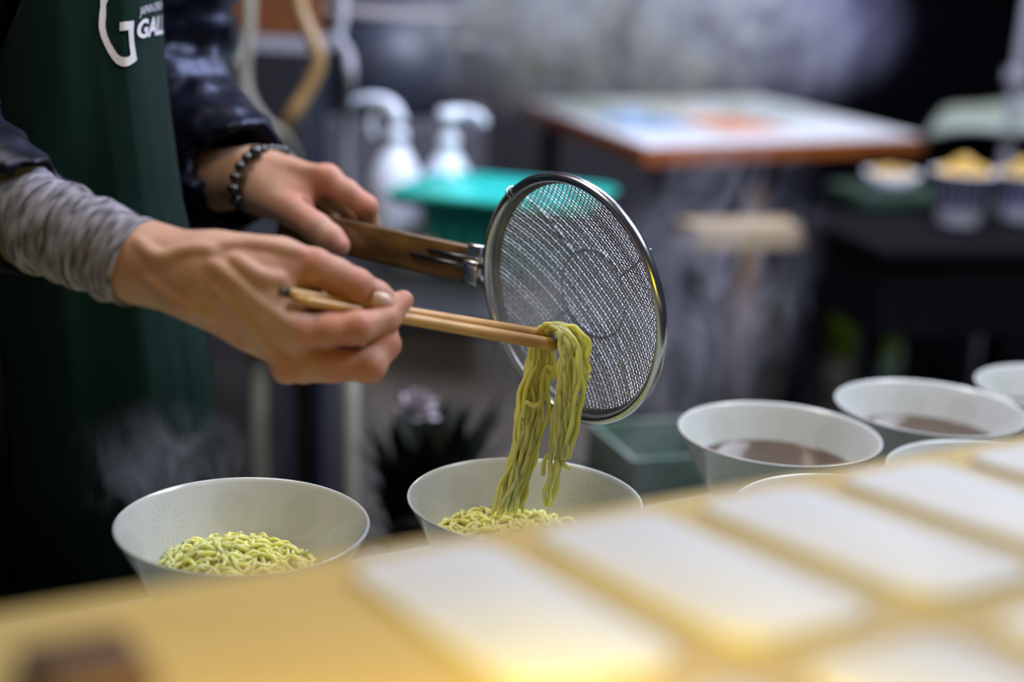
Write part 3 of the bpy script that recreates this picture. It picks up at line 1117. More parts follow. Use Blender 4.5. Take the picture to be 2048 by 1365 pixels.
# left (far) hand with its wrist
def far_hand():
    dZ = 0.07
    def p(x, y, z):
        return P(x, y, z + dZ)
    ptsall = [(420, 300, 1.25), (760, 520, 1.25), (560, 290, 1.17), (420, 420, 1.30)]
    lo = np.min([p(*q) for q in ptsall], 0) - 0.045
    hi = np.max([p(*q) for q in ptsall], 0) + 0.045
    h = 0.0014
    F = Field(lo, hi, h)
    F.cap(p(430, 345, 1.262), p(512, 338, 1.235), 0.0235, 0.0190, 0.018)
    F.cap(p(425, 375, 1.262), p(505, 372, 1.235), 0.0235, 0.0190, 0.018)
    F.cap(p(505, 352, 1.235), p(570, 365, 1.225), 0.0205, 0.0200, 0.016)
    F.cap(p(520, 345, 1.232), p(650, 359, 1.205), 0.0175, 0.0124, 0.014)
    F.cap(p(530, 350, 1.245), p(638, 372, 1.232), 0.0170, 0.0120, 0.014)
    F.cap(p(530, 360, 1.258), p(620, 388, 1.255), 0.0160, 0.0115, 0.014)
    F.cap(p(525, 370, 1.268), p(600, 405, 1.275), 0.0150, 0.0105, 0.014)
    F.cap(p(505, 380, 1.225), p(590, 424, 1.192), 0.0190, 0.0140, 0.014)
    F.cap(p(540, 385, 1.220), p(610, 395, 1.205), 0.0180, 0.0110, 0.014)
    F.ell(p(656, 354, 1.203), [0.0118 * RT, 0.0105 * UPV, 0.0115 * FW], 0.008)

    def finger(pts, rs, k=0.004):
        G = Field(lo, hi, h)
        G.chain([p(*q) for q in pts], rs, k)
        return G
    th = finger([(590, 424, 1.192), (634, 457, 1.178), (660, 478, 1.174), (676, 492, 1.172)], [0.0142, 0.0128, 0.0126, 0.0106])
    ix = finger([(650, 359, 1.205), (694, 384, 1.199), (732, 414, 1.199), (737, 446, 1.212), (722, 474, 1.228)], [0.0122, 0.0106, 0.0104, 0.0094, 0.0080])
    md = finger([(638, 372, 1.232), (680, 402, 1.232), (706, 428, 1.236), (708, 460, 1.240), (694, 482, 1.243)], [0.0118, 0.0104, 0.0102, 0.0092, 0.0080])
    rg = finger([(620, 388, 1.255), (655, 420, 1.255), (676, 448, 1.258), (672, 476, 1.258)], [0.0112, 0.0098, 0.0096, 0.0080])
    lt = finger([(600, 405, 1.275), (628, 438, 1.275), (640, 462, 1.275), (632, 484, 1.272)], [0.0100, 0.0086, 0.0084, 0.0070])
    for G, k in ((th, 0.005), (ix, 0.004), (md, 0.002), (rg, 0.002), (lt, 0.002)):
        F.D = smin(F.D, G.D, k)
    for pts, r in (([(530, 325, 1.217), (590, 335, 1.208), (640, 345, 1.196)], 0.0018), ([(540, 350, 1.214), (600, 378, 1.200)], 0.0015)):
        q = [p(*x) for x in pts]
        for i in range(len(q) - 1):
            F.cap(q[i], q[i + 1], r, r, 0.008)
    for pts, r in (([(608, 400, 1.186), (622, 412, 1.186), (640, 428, 1.186)], 0.0014),):
        q = [p(*x) for x in pts]
        for i in range(len(q) - 1):
            F.cap(q[i], q[i + 1], r, r, 0.005, cut=True)
    return F.mesh(2)


BC = np.array([-0.450, 1.285, 0.0])              # torso axis on the ground
FD = np.array([0.86, -0.51, 0.0]); FD /= np.linalg.norm(FD)
LD = np.array([-FD[1], FD[0], 0.0])              # the cook's left
ZU = np.array([0, 0, 1.0])


def B(f, l, z):
    return BC + FD * f + LD * l + ZU * z


RCUT, RDIR = P(212, 499, 0.969), P(262, 520, 0.958) - P(160, 480, 0.980)
LCUT, LDIR = P(436, 360, 1.331), P(505, 355, 1.305) - P(430, 360, 1.335)
RDIR, LDIR = RDIR / np.linalg.norm(RDIR), LDIR / np.linalg.norm(LDIR)


def head_mesh():
    """Head, neck, trunk and both arms down to the forearms, in one surface."""
    lo, hi = np.array([-0.80, 0.86, 0.86]), np.array([-0.18, 1.66, 1.80])
    F = Field(lo, hi, 0.006)
    F.cap(B(0.0, 0, 1.40), B(0.025, 0, 1.55), 0.062, 0.055, 0.03)
    F.ell(B(0.02, 0, 1.635), [FD * 0.098, LD * 0.076, ZU * 0.112], 0.02)
    F.ell(B(0.065, 0, 1.560), [FD * 0.048, LD * 0.050, ZU * 0.045], 0.03)
    F.cap(B(0.112, 0, 1.632), B(0.132, 0, 1.598), 0.008, 0.012, 0.014)
    F.cap(B(0.108, -0.018, 1.565), B(0.108, 0.018, 1.565), 0.007, 0.007, 0.008)
    for s in (-1, 1):
        F.ell(B(0.012, 0.078 * s, 1.615), [FD * 0.018, LD * 0.009, ZU * 0.030], 0.006)
        F.cap(B(0.105, 0.018 * s, 1.645), B(0.095, 0.05 * s, 1.645), 0.006, 0.005, 0.012)
        F.ell(B(0.098, 0.032 * s, 1.630), [FD * 0.012, LD * 0.013, ZU * 0.010], 0.004)
    F.ell(B(-0.02, 0, 1.20), [FD * 0.070, LD * 0.140, ZU * 0.26], 0.04)
    F.cap(B(0, -0.14, 1.41), B(0, 0.14, 1.41), 0.042, 0.042, 0.05)
    F.chain([B(0, -0.19, 1.40), P(-170, 330, 1.06), P(-60, 385, 1.015), RCUT], [0.046, 0.036, 0.030, 0.0225], 0.02)
    F.chain([B(0, 0.19, 1.40), P(300, 170, 1.445), P(360, 285, 1.39), LCUT], [0.046, 0.042, 0.036, 0.0240], 0.02)
    return F.mesh(2)


(nv, nf), NAILC, NAILN = near_hand()
fv, ff = far_hand()
hv, hf = head_mesh()


def one_body():
    """Weld hands and trunk into one continuous surface: cut the forearms square inside the sleeves and bridge them."""
    V, Fs = join([(nv, nf), (fv, ff), (hv, hf)])
    bm = bmesh.new()
    lay = bm.verts.layers.int.new('island')
    bv = [bm.verts.new(v) for v in V]
    for f in Fs:
        bm.faces.new([bv[i] for i in f])
    n1, n2 = len(nv), len(nv) + len(fv)
    for i, v in enumerate(bv):
        v[lay] = 1 if i < n1 else (2 if i < n2 else 3)

    def cut(isl, co, no, rad):
        cov = Vector(co)
        vs_ = [v for v in bm.verts if v[lay] == isl and (rad is None or (v.co - cov).length < rad)]
        st_ = set(vs_)
        fs_ = [f for f in bm.faces if all(v in st_ for v in f.verts)]
        es_ = [e for e in bm.edges if all(v in st_ for v in e.verts)]
        bmesh.ops.bisect_plane(bm, geom=vs_ + es_ + fs_, plane_co=cov, plane_no=Vector(no), clear_outer=True)
    cut(1, RCUT + RDIR * 0.004, -RDIR, None)
    cut(2, LCUT + LDIR * 0.004, -LDIR, None)
    cut(3, RCUT - RDIR * 0.004, RDIR, 0.07)
    cut(3, LCUT - LDIR * 0.004, LDIR, 0.07)
    for co in (RCUT, LCUT):
        ed = [e for e in bm.edges if e.is_boundary and (e.verts[0].co - Vector(co)).length < 0.08]
        try:
            bmesh.ops.bridge_loops(bm, edges=ed)
        except Exception as err:
            print('bridge', err)
    bmesh.ops.triangulate(bm, faces=[f for f in bm.faces if len(f.verts) > 4])
    bmesh.ops.recalc_face_normals(bm, faces=list(bm.faces))
    bm.verts.index_update()
    Vo = [tuple(v.co) for v in bm.verts]
    Fo = [[v.index for v in f.verts] for f in bm.faces]
    bm.free()
    return Vo, Fo


bV, bF = one_body()
body = mk('body', bV, bF, M['skin'], cook)
ruddy = np.zeros(len(bV), np.float32)
bVa = np.array(bV)
for q, r in (((618, 668, 0.938), 0.013), ((742, 738, 0.952), 0.016), ((716, 650, 0.945), 0.014), ((712, 566, 0.962), 0.013), ((628, 520, 0.948), 0.015), ((806, 602, 0.98), 0.014),
             ((790, 690, 0.97), 0.018), ((580, 742, 0.945), 0.014), ((780, 625, 0.975), 0.012), ((690, 655, 0.95), 0.024), ((690, 732, 0.96), 0.024), ((735, 414, 1.262), 0.020), ((656, 352, 1.264), 0.020), ((676, 492, 1.235), 0.018),
             ((600, 400, 1.26), 0.020), ((600, 450, 1.25), 0.024)):
    d = np.linalg.norm(bVa - P(*q), axis=1)
    ruddy = np.maximum(ruddy, np.exp(-(d / r) ** 2).astype(np.float32))
at = body.data.attributes.new('ruddy', 'FLOAT', 'POINT')
at.data.foreach_set('value', ruddy)


# hair cap
F = Field(B(0, 0, 1.66) - 0.16, B(0, 0, 1.66) + 0.16, 0.005)
F.ell(B(0.008, 0, 1.655), [FD * 0.108, LD * 0.086, ZU * 0.112], 0.02)
F.cap(B(-0.06, 0, 1.60), B(-0.05, 0, 1.56), 0.05, 0.04, 0.03)
F.ell(B(0.105, 0, 1.60), [FD * 0.085, LD * 0.07, ZU * 0.085], 0.02) if False else None
F.D = np.maximum(F.D, -((lambda g: np.linalg.norm((g - B(0.12, 0, 1.59)), axis=-1) - 0.105)(F.grid())).astype(np.float32))
F.D += 0.006 * vnoise(F.grid() * 60, 5).astype(np.float32)
mk('hair', *F.mesh(1), M['hair'], cook)

# thumb nail on the near hand, index nail hidden; thumb nail on the far hand
def nail(c, ax, across, nrm, L, W, name='thumb_nail'):
    V, Fs = [], []
    n, m = 9, 9
    for i in range(n):
        for j in range(m):
            s, t = -1 + 2 * i / (n - 1), -1 + 2 * j / (m - 1)
            e = 1 - 0.25 * max(0, s) ** 3 - 0.2 * max(0, -s) ** 3
            V.append(c + ax * L * s * (1 - 0.12 * t * t) + across * W * t * e - nrm * (0.0026 * t * t + 0.0012 * s * s))
    for i in range(n - 1):
        for j in range(m - 1):
            a = i * m + j
            Fs.append((a, a + 1, a + m + 1, a + m))
    o = mk(name, V, Fs, M['nail'], cook)
    md = o.modifiers.new('thick', 'SOLIDIFY')
    md.thickness = 0.0006
    return o


ax = P(790, 617, 0.985) - P(752, 596, 0.979); ax /= np.linalg.norm(ax)
nr = NAILN * 0.8 + UPV * 0.2
nr = nr - ax * (nr @ ax); nr /= np.linalg.norm(nr)
nail(NAILC + nr * 0.0024 - ax * 0.0005, ax, np.cross(ax, nr), nr, 0.0084, 0.0068)

# jacket: torso and both sleeves in one puffy shell
def jacket_mesh():
    lo = np.array([-0.90, 0.86, 0.78])
    hi = np.array([-0.18, 1.72, 1.52])
    h = 0.006
    F = Field(lo, hi, h)
    F.D[:] = 0.2
    F.ell(B(-0.03, 0, 1.10), [FD * 0.098, LD * 0.180, ZU * 0.40], 0.05)
    F.ell(B(-0.02, 0, 1.30), [FD * 0.092, LD * 0.195, ZU * 0.16], 0.06)
    F.cap(B(0, -0.15, 1.42), B(0, 0.15, 1.42), 0.065, 0.065, 0.06)
    F.cap(B(0.0, 0, 1.40), B(0.012, 0, 1.475), 0.085, 0.072, 0.04)
    rs, re = B(0.0, -0.20, 1.40), P(-170, 330, 1.06)
    F.cap(rs, re, 0.075, 0.062, 0.04)
    G = Field(lo, hi, h)
    G.D[:] = 0.2
    G.chain([re, P(-60, 385, 1.015), P(55, 425, 0.992)], [0.062, 0.050, 0.040], 0.03)
    ls = B(0.0, 0.20, 1.40)
    G.chain([ls, P(300, 150, 1.445), P(352, 262, 1.40), P(420, 325, 1.36), P(472, 352, 1.325)], [0.080, 0.076, 0.070, 0.062, 0.050], 0.03)
    F.D = smin(F.D, G.D, 0.03)
    g = F.grid()
    F.D += (0.020 * vnoise(g * np.array([16, 16, 30]), 1) + 0.014 * vnoise(g * np.array([40, 34, 60]), 2) + 0.007 * vnoise(g * np.array([75, 70, 95]), 7)).astype(np.float32)
    # open cuffs
    F.cap(P(60, 428, 0.990), P(140, 462, 0.975), 0.036, 0.045, 0.004, cut=True)
    F.cap(P(470, 356, 1.320), P(540, 360, 1.295), 0.040, 0.055, 0.006, cut=True)
    return F.mesh(1)


mk('jacket', *jacket_mesh(), M['jacket'], cook)

# grey knit cuff pulled over the near forearm
def knit():
    A = catmull(Q([(-20, 405, 1.012), (60, 438, 0.992), (165, 482, 0.972), (276, 528, 0.956)]), 60)
    V, Fs, uv = [], [], []
    T = np.gradient(A, axis=0)
    T /= np.linalg.norm(T, axis=1)[:, None]
    nn = 72
    rows = []
    for i in range(60):
        s = i / 59.0
        r = 0.0365 - 0.0060 * s
        rows.append((A[i], T[i], r, s, 1))
    for i in range(14):                       # turn in at the cuff
        s = 1 - i / 59.0
        rows.append((A[59 - i] + T[59] * (0.0006 if i == 0 else 0), T[59 - i], 0.0365 - 0.0060 * s - 0.0022, s, 0))
    for (c, t, r, s, outer) in rows:
        n1 = np.cross(t, FW); n1 /= np.linalg.norm(n1)
        n2 = np.cross(t, n1)
        for j in range(nn):
            a = 2 * math.pi * j / nn
            wob = 0.0
            if outer:
                ph = 1.6 * math.sin(a + 0.6) + 0.8 * math.sin(2 * a)
                wob = 0.0013 * math.sin(s * 46 + ph) + 0.0011 * math.sin(s * 27 - 1.4 * ph + 1) + 0.0016 * float(vnoise(np.array([s * 14, a * 2.2, 1.7]), 4))
                wob *= min(1, (1 - s) * 7 + 0.25)
            V.append(c + (r + wob) * (math.cos(a) * n1 + 0.93 * math.sin(a) * n2))
            uv.append((j / nn, s))
    for i in range(len(rows) - 1):
        for j in range(nn):
            a, b = i * nn + j, i * nn + (j + 1) % nn
            Fs.append((a, b, b + nn, a + nn))
    return V, Fs, uv


V, Fs, uv = knit()
mk('knit_sleeve', V, Fs, M['knit'], cook, uv=uv)

# apron
YK = [-420, -200, 0, 130, 250, 400, 450, 600, 760, 900, 1100, 1300, 1500]
XK = [318, 320, 324, 331, 345, 366, 378, 405, 430, 441, 450, 456, 460]
OFFK = [-420, -360, -280, -200, -130, -80, -45, -22, -8, 0]
ZOK = [1.190, 1.170, 1.153, 1.147, 1.150, 1.160, 1.176, 1.196, 1.216, 1.244]


def xe(y):
    return float(np.interp(y, YK, XK))


def AZ(off, y):
    z = float(np.interp(off, OFFK, ZOK))
    fold = 0.006 * math.sin(off * 0.035 + y * 0.004) * min(1, -off / 60.0) if off < 0 else 0
    fold += 0.010 * float(vnoise(np.array([off * 0.012, y * 0.004, 2.3]), 9)) * min(1, max(0, -off) / 40.0)
    return z + fold


def AP(off, y, lift=0.0):
    return P(xe(y) + off, y, AZ(off, y) - lift)


ap_cols = list(np.linspace(-420, -140, 26)) + list(np.linspace(-130, -30, 22)) + [-25, -20, -16, -12, -9, -6, -4, -2, -1, 0]
V, Fs = [], []
rows = list(range(-420, 1520, 20))
NC = len(ap_cols) + 4
for y in rows:
    xl = 52 - 0.42 * (y + 20) if y < 220 else -60 - 0.15 * (y - 220)
    left = min(-215, max(-420, xl - xe(y)))
    for cidx, o_ in enumerate(ap_cols):
        off = left + (o_ + 420) / 220.0 * (-200 - left) if o_ <= -200 else o_
        V.append(AP(off, y))
    for (oo, zz) in ((-1.5, 1.257), (-6, 1.272), (-14, 1.290), (-26, 1.306)):
        V.append(P(xe(y) + oo, y, zz))
for j in range(len(rows) - 1):
    for i in range(NC - 1):
        a = j * NC + i
        Fs.append((a, a + NC, a + NC + 1, a + 1))
apron = mk('apron', V, Fs, M['apron'], cook)
md = apron.modifiers.new('thick', 'SOLIDIFY')
md.thickness = 0.0012


def px_patch(name, polys, holes=None):
    """Flat print: polygons in apron coordinates (px, py), subdivided and laid on the apron's surface."""
    bm = bmesh.new()
    for tri in polys:
        bm.faces.new([bm.verts.new((p[0], p[1], 0)) for p in tri])
    bmesh.ops.remove_doubles(bm, verts=list(bm.verts), dist=0.01)
    for _ in range(3):
        lg = [e for e in bm.edges if e.calc_length() > 7]
        if not lg:
            break
        bmesh.ops.subdivide_edges(bm, edges=lg, cuts=1)
        bmesh.ops.triangulate(bm, faces=list(bm.faces))
    bm.verts.ensure_lookup_table()
    pts = [AP(min(-0.3, v.co.x - xe(v.co.y)), v.co.y, 0.0) for v in bm.verts]
    faces = [[v.index for v in f.verts] for f in bm.faces]
    bm.free()
    out = []
    for p in pts:
        d = CAM - p
        d = d / np.linalg.norm(d) * 0.5 + np.array([FD[0], FD[1], 0]) * 0.5
        out.append(p + d * 0.0016)
    return out, faces


g = [(175, -60), (178, 0), (178, 120), (160, 250), (148, 420), (152, 520), (190, 680), (250, 820), (320, 960), (400, 1080), (470, 1160),
     (560, 1205), (640, 1210), (720, 1185), (800, 1130), (845, 1085), (820, 960), (790, 750), (780, 560), (788, 375), (530, 405), (527, 565),
     (688, 545), (695, 640), (710, 850), (730, 990), (700, 1030), (620, 1045), (550, 1030), (490, 990), (430, 900), (360, 780), (300, 640),
     (268, 500), (268, 400), (280, 270), (278, 150), (278, 90), (310, 10), (370, -80), (470, -150), (600, -170), (760, -120), (770, -230),
     (600, -290), (420, -280), (270, -210)]
g = [(180 + x / 9.1, y / 9.1) for x, y in g]
tri = geometry.tessellate_polygon([[Vector((x, y, 0)) for x, y in g]])
gp = [[g[i] for i in t] for t in tri]
mk('logo', *px_patch('logo', gp), M['logo'], apron, smooth=True)


def arc_table(y):
    off = np.linspace(-110, 0, 221)
    pts = np.array([AP(o_, y) for o_ in off])
    s = np.concatenate([[0], np.cumsum(np.linalg.norm(np.diff(pts, axis=0), axis=1))])
    return off, s


def lettering(name, body, bold, x0, y0, slope, hpx, shear, width):
    cu = bpy.data.curves.new('lettering', 'FONT')
    cu.body = body
    cu.size = 1.0
    cu.offset = bold
    cu.shear = shear
    to = bpy.data.objects.new('lettering', cu)
    COL.objects.link(to)
    dg = bpy.context.evaluated_depsgraph_get()
    me = bpy.data.meshes.new_from_object(to.evaluated_get(dg))
    vs_ = [(v.co.x, v.co.y) for v in me.vertices]
    fs_ = [list(p.vertices) for p in me.polygons]
    bpy.data.objects.remove(to)
    xs = [v[0] for v in vs_]
    capx = max(xs) - min(xs)
    off, s = arc_table(y0)
    start = float(np.interp(x0 - xe(y0), off, s))
    total = (s[-1] - start) * width
    polys = []
    for f in fs_:
        q = []
        for i in f:
            tx = (vs_[i][0] - min(xs)) / capx
            o_ = float(np.interp(start + tx * total, s, off))
            px = xe(y0) + o_
            py = y0 + slope * (px - x0) - vs_[i][1] / 0.72 * hpx
            q.append((px, py))
        polys.append(q)
    tr = []
    for q in polys:
        for t in geometry.tessellate_polygon([[Vector((a, b, 0)) for a, b in q]]):
            tr.append([q[i] for i in t])
    mk(name, *px_patch(name, [t for t in tr if abs((t[1][0] - t[0][0]) * (t[2][1] - t[0][1]) - (t[1][1] - t[0][1]) * (t[2][0] - t[0][0])) > 1e-4]), M['logo'], apron, smooth=True)


lettering('lettering', 'JAPAN ORIGIN', 0.0, 278, 31, -0.30, 17, 0.05, 0.84)
lettering('lettering', 'GALL', 0.035, 273, 77, -0.22, 36, 0.12, 0.84)

# trousers and shoes
F = Field(B(0, 0, 0.5) - np.array([0.28, 0.28, 0.48]), B(0, 0, 0.5) + np.array([0.28, 0.28, 0.50]), 0.009)
F.D[:] = 0.2
for s in (-1, 1):
    F.chain([B(-0.01, 0.09 * s, 0.92), B(0.01, 0.10 * s, 0.50), B(-0.01, 0.105 * s, 0.10)], [0.10, 0.072, 0.058], 0.04)
F.ell(B(-0.02, 0, 0.92), [FD * 0.115, LD * 0.17, ZU * 0.13], 0.05)
F.D += (0.012 * vnoise(F.grid() * np.array([14, 14, 26]), 6)).astype(np.float32)
mk('trousers', *F.mesh(1), M['trousers'], cook)
for s in (-1, 1):
    F = Field(B(0.05, 0.105 * s, 0.05) - np.array([0.2, 0.2, 0.06]), B(0.05, 0.105 * s, 0.05) + np.array([0.2, 0.2, 0.09]), 0.006)
    F.cap(B(-0.04, 0.105 * s, 0.045), B(0.14, 0.115 * s, 0.038), 0.045, 0.038, 0.02)
    F.cap(B(-0.03, 0.105 * s, 0.06), B(-0.02, 0.105 * s, 0.10), 0.045, 0.05, 0.02)
    F.D = np.maximum(F.D, 0.002 - F.grid()[..., 2])
    mk('shoe', *F.mesh(1), M['black'], cook)

# bead bracelet on the far wrist
br = empty('bead_bracelet', tuple(P(512, 360, 1.305)), 'bracelet of shiny black beads round the wrist that holds the strainer', 'bracelet')
loop = [(566, 302, 1.318), (540, 300, 1.298), (515, 303, 1.282), (490, 320, 1.272), (471, 352, 1.268), (467, 385, 1.270), (482, 412, 1.284),
        (512, 424, 1.315), (545, 410, 1.345), (570, 370, 1.362), (580, 328, 1.348), (566, 302, 1.318)]
lp = catmull(Q(loop), 400)
ln = np.concatenate([[0], np.cumsum(np.linalg.norm(np.diff(lp, axis=0), axis=1))])
nb = int(ln[-1] / 0.0106)
cord = mk('cord', *tube(lp[::8], 0.0008, 5), M['beads'], br)
for k in range(nb):
    i = np.searchsorted(ln, ln[-1] * k / nb)
    mk('bead', *sphere(lp[min(i, 399)], 0.0052 if k % 9 != 4 else 0.0066, 14, 9), M['beads'], br)

# ------------------------------------------------------------------ back table and what stands on it
ZB = 0.82
tb = empty('back_table', (-0.15, 2.15, 0), 'dark folding table with grey skirt behind the cook', 'table')
mk('table_top', *boxm((-0.32, 2.14, ZB - 0.015), (0.48, 0.04, 0), (-0.03, 0.34, 0), (0, 0, 0.015), 0.004), M['table_top'], tb, smooth=False)
pa, pb = P(690, 640, 1.90), P(1200, 650, 1.95)
pa[2] = pb[2] = 0.795
mid = (pa + pb) / 2
hxv = (pb - pa) / 2
mk('skirt', *boxm((mid[0], mid[1], 0.50), hxv, np.array([-hxv[1], hxv[0], 0]) / np.linalg.norm(hxv) * 0.006, (0, 0, 0.29)), M['grey_plastic'], tb, smooth=False)
for (px, Zd, r) in ((522, 1.92, 0.014), (602, 2.12, 0.010), (706, 1.88, 0.012)):
    q = P(px, 800, Zd)
    mk('leg', *tube([(q[0] + 0.006, q[1], 0.0), (q[0], q[1], 0.4), (q[0] - 0.004, q[1], 0.80)], r, 12), M['hose_grey'], tb)
q = P(1160, 700, 2.3)
mk('leg', *tube([(q[0], q[1], 0.0), (q[0], q[1], 0.4), (q[0], q[1], 0.80)], 0.014, 12), M['hose_grey'], tb)


def place(V, x, y, z, rot=0):
    c, s = math.cos(rot), math.sin(rot)
    return [(v[0] * c - v[1] * s + x, v[0] * s + v[1] * c + y, v[2] + z) for v in V]


def pump_bottle(px, Zd, label, top, facing, curved):
    g0 = P(px, 300, Zd)
    x, y = g0[0], g0[1]
    t = empty('pump_bottle', (x, y, ZB), label, 'bottle', 'white bottles on the back table')
    sc = (P(px, top, Zd)[2] - ZB) / 0.235
    prof = [(0.0005, 0), (0.040, 0), (0.046, 0.004), (0.047, 0.012), (0.047, 0.088), (0.045, 0.104), (0.036, 0.128), (0.026, 0.146), (0.0175, 0.160), (0.0155, 0.172), (0.0005, 0.172)]
    V, Fs = lathe(prof, 40)
    mk('bottle_body', place([tuple(np.array(v) * sc) for v in V], x, y, ZB), Fs, M['white'], t)
    V, Fs = lathe([(0.0005, 0.168), (0.0185, 0.168), (0.0185, 0.186), (0.012, 0.190), (0.007, 0.192), (0.007, 0.216), (0.0005, 0.216)], 28)
    mk('collar', place([tuple(np.array(v) * sc) for v in V], x, y, ZB), Fs, M['white'], t)
    fx = np.array(facing, float)
    if curved:
        pts = [(x, y, ZB + 0.200 * sc), (x + fx[0] * 0.006, y + fx[1] * 0.006, ZB + 0.218 * sc)]
        pts += [(x + fx[0] * 0.022 * sc, y + fx[1] * 0.022, ZB + 0.231 * sc), (x + fx[0] * 0.05 * sc, y + fx[1] * 0.05, ZB + 0.233 * sc), (x + fx[0] * 0.075 * sc, y + fx[1] * 0.075, ZB + 0.226 * sc)]
        mk('spray_head', *tube(catmull(pts, 20), np.linspace(0.019, 0.008, 20), 12, flat=0.8), M['white'], t)
        tg = [(x + fx[0] * 0.030, y + fx[1] * 0.030, ZB + 0.222 * sc), (x + fx[0] * 0.042, y + fx[1] * 0.042, ZB + 0.195 * sc), (x + fx[0] * 0.036, y + fx[1] * 0.036, ZB + 0.172 * sc)]
        mk('trigger', *tube(catmull(tg, 10), 0.006, 8), M['white'], t)
    else:
        V, Fs = lathe([(0.0005, 0.210), (0.019, 0.211), (0.021, 0.216), (0.020, 0.232), (0.0005, 0.235)], 24)
        mk('pump_head', place([tuple(np.array(v) * sc) for v in V], x, y, ZB), Fs, M['white'], t)
        pts = [(x, y, ZB + 0.225 * sc), (x + fx[0] * 0.025, y + fx[1] * 0.025, ZB + 0.227 * sc), (x + fx[0] * 0.048, y + fx[1] * 0.048, ZB + 0.222 * sc), (x + fx[0] * 0.058, y + fx[1] * 0.058, ZB + 0.208 * sc)]
        mk('nozzle', *tube(catmull(pts, 16), np.linspace(0.010, 0.007, 16), 10), M['white'], t)
    return t


pump_bottle(792, 2.30, 'white trigger spray bottle, the left one of the two beside the turquoise basket', 198, (-1, 0.1), True)
pump_bottle(897, 2.32, 'white pump bottle with its nozzle pointing right, behind the turquoise basket', 212, (1, -0.1), False)

# low white tub in front of the spray bottle
g0 = P(826, 470, 2.12)
V, Fs = lathe([(0.0005, 0), (0.034, 0), (0.040, 0.004), (0.042, 0.05), (0.044, 0.054), (0.042, 0.056), (0.040, 0.05), (0.037, 0.006), (0.0005, 0.005)], 36)
o = mk('plastic_tub', place(V, g0[0], g0[1], ZB), Fs, M['white'])
tag(o, 'small white tub under the left overhang of the turquoise basket', 'tub')

# turquoise basket with a wide flared rim
bk = empty('plastic_basket', tuple(P(1000, 470, 2.15)), 'turquoise plastic basket with a wide rim, between bottles and strainer', 'basket')
c0 = P(1008, 470, 2.17)
yaw = math.radians(-16)
bx, by = np.array([math.cos(yaw), math.sin(yaw), 0]), np.array([-math.sin(yaw), math.cos(yaw), 0])


def rrect(hx_, hy_, r, z, k=5):
    pts = []
    for (sx, sy, a0) in ((1, 1, 0), (-1, 1, 90), (-1, -1, 180), (1, -1, 270)):
        for i in range(k + 1):
            a = math.radians(a0 + 90 * i / k)
            p = bx * (sx * (hx_ - r) + r * math.cos(a)) + by * (sy * (hy_ - r) + r * math.sin(a))
            pts.append((c0[0] + p[0], c0[1] + p[1], ZB + z))
    return pts


loops = [rrect(0.085, 0.085, 0.02, 0.0), rrect(0.092, 0.092, 0.022, 0.012), rrect(0.105, 0.105, 0.025, 0.104), rrect(0.145, 0.125, 0.030, 0.112), rrect(0.146, 0.126, 0.030, 0.106),
         rrect(0.148, 0.128, 0.030, 0.116), rrect(0.104, 0.104, 0.025, 0.116), rrect(0.090, 0.090, 0.022, 0.012), rrect(0.02, 0.02, 0.01, 0.006)]
V = [p for l in loops for p in l]
n = len(loops[0])
Fs = [(i * n + j, i * n + (j + 1) % n, (i + 1) * n + (j + 1) % n, (i + 1) * n + j) for i in range(len(loops) - 1) for j in range(n)]
Fs.append(tuple(range(n - 1, -1, -1)))
Fs.append(tuple((len(loops) - 1) * n + j for j in range(n)))
mk('basket_body', V, Fs, M['teal'], bk)
rim2 = [np.array(p) for p in rrect(0.147, 0.127, 0.030, 0.118, 8)]
rim2.append(rim2[0])
mk('rim', *tube(rim2, 0.005, 8, cap=False), M['teal'], bk)
for s in (-1, 1):
    for k in range(6):
        q = c0 + by * (-0.100) + bx * (-0.075 + 0.03 * k) if s < 0 else c0 + bx * (-0.100) + by * (-0.075 + 0.03 * k)
        mk('rib', *boxm((q[0], q[1], ZB + 0.052), (0.003, 0, 0), (0, 0.003, 0), (0, 0, 0.038)), M['teal'], bk, smooth=False)

# ------------------------------------------------------------------ table of printed sheets behind the steam
ZP = 0.94
k1, k2, k3 = PZ(1288, 298, ZP), PZ(1852, 276, ZP), PZ(1046, 205, ZP)
ex, ey = k2 - k1, k3 - k1
k4 = k2 + ey
td = empty('paper_table', tuple(((k1 + k4) / 2) * np.array([1, 1, 0])), 'wooden table with an orange-brown edge, spread with printed sheets, behind the steam', 'table')
V, Fs = prism([k1, k2, k4, k3], ZU, 0.034, 0.003)
mk('table_top', V, Fs, M['orange_wood'], td, smooth=False)
exu, eyu = ex / np.linalg.norm(ex), ey / np.linalg.norm(ey)
V, Fs = prism([k1 + exu * 0.01 + eyu * 0.01 + ZU * 0.004, k2 - exu * 0.01 + eyu * 0.01 + ZU * 0.004, k4 - exu * 0.01 - eyu * 0.01 + ZU * 0.004, k3 + exu * 0.01 - eyu * 0.01 + ZU * 0.004], ZU, 0.004)
mk('white_cover', V, Fs, M['paper'], td, smooth=False)
for (u, v) in ((0.08, 0.08), (0.92, 0.08), (0.08, 0.92), (0.92, 0.92)):
    q = k1 + ex * u + ey * v
    mk('leg', *boxm((q[0], q[1], 0.453), (0.022, 0, 0), (0, 0.022, 0), (0, 0, 0.453)), M['counter_dark'], td, smooth=False)


def sheet(u0, u1, v0, v1, mat, label, h):
    c = [k1 + ex * u + ey * v + ZU * h for u, v in ((u0, v0), (u1, v0 + 0.02), (u1 - 0.02, v1), (u0 - 0.02, v1 - 0.02))]
    o = mk('printed_sheet', *prism(c, ZU, 0.003), mat, smooth=False)
    return tag(o, label, 'paper', 'printed sheets on the far table')


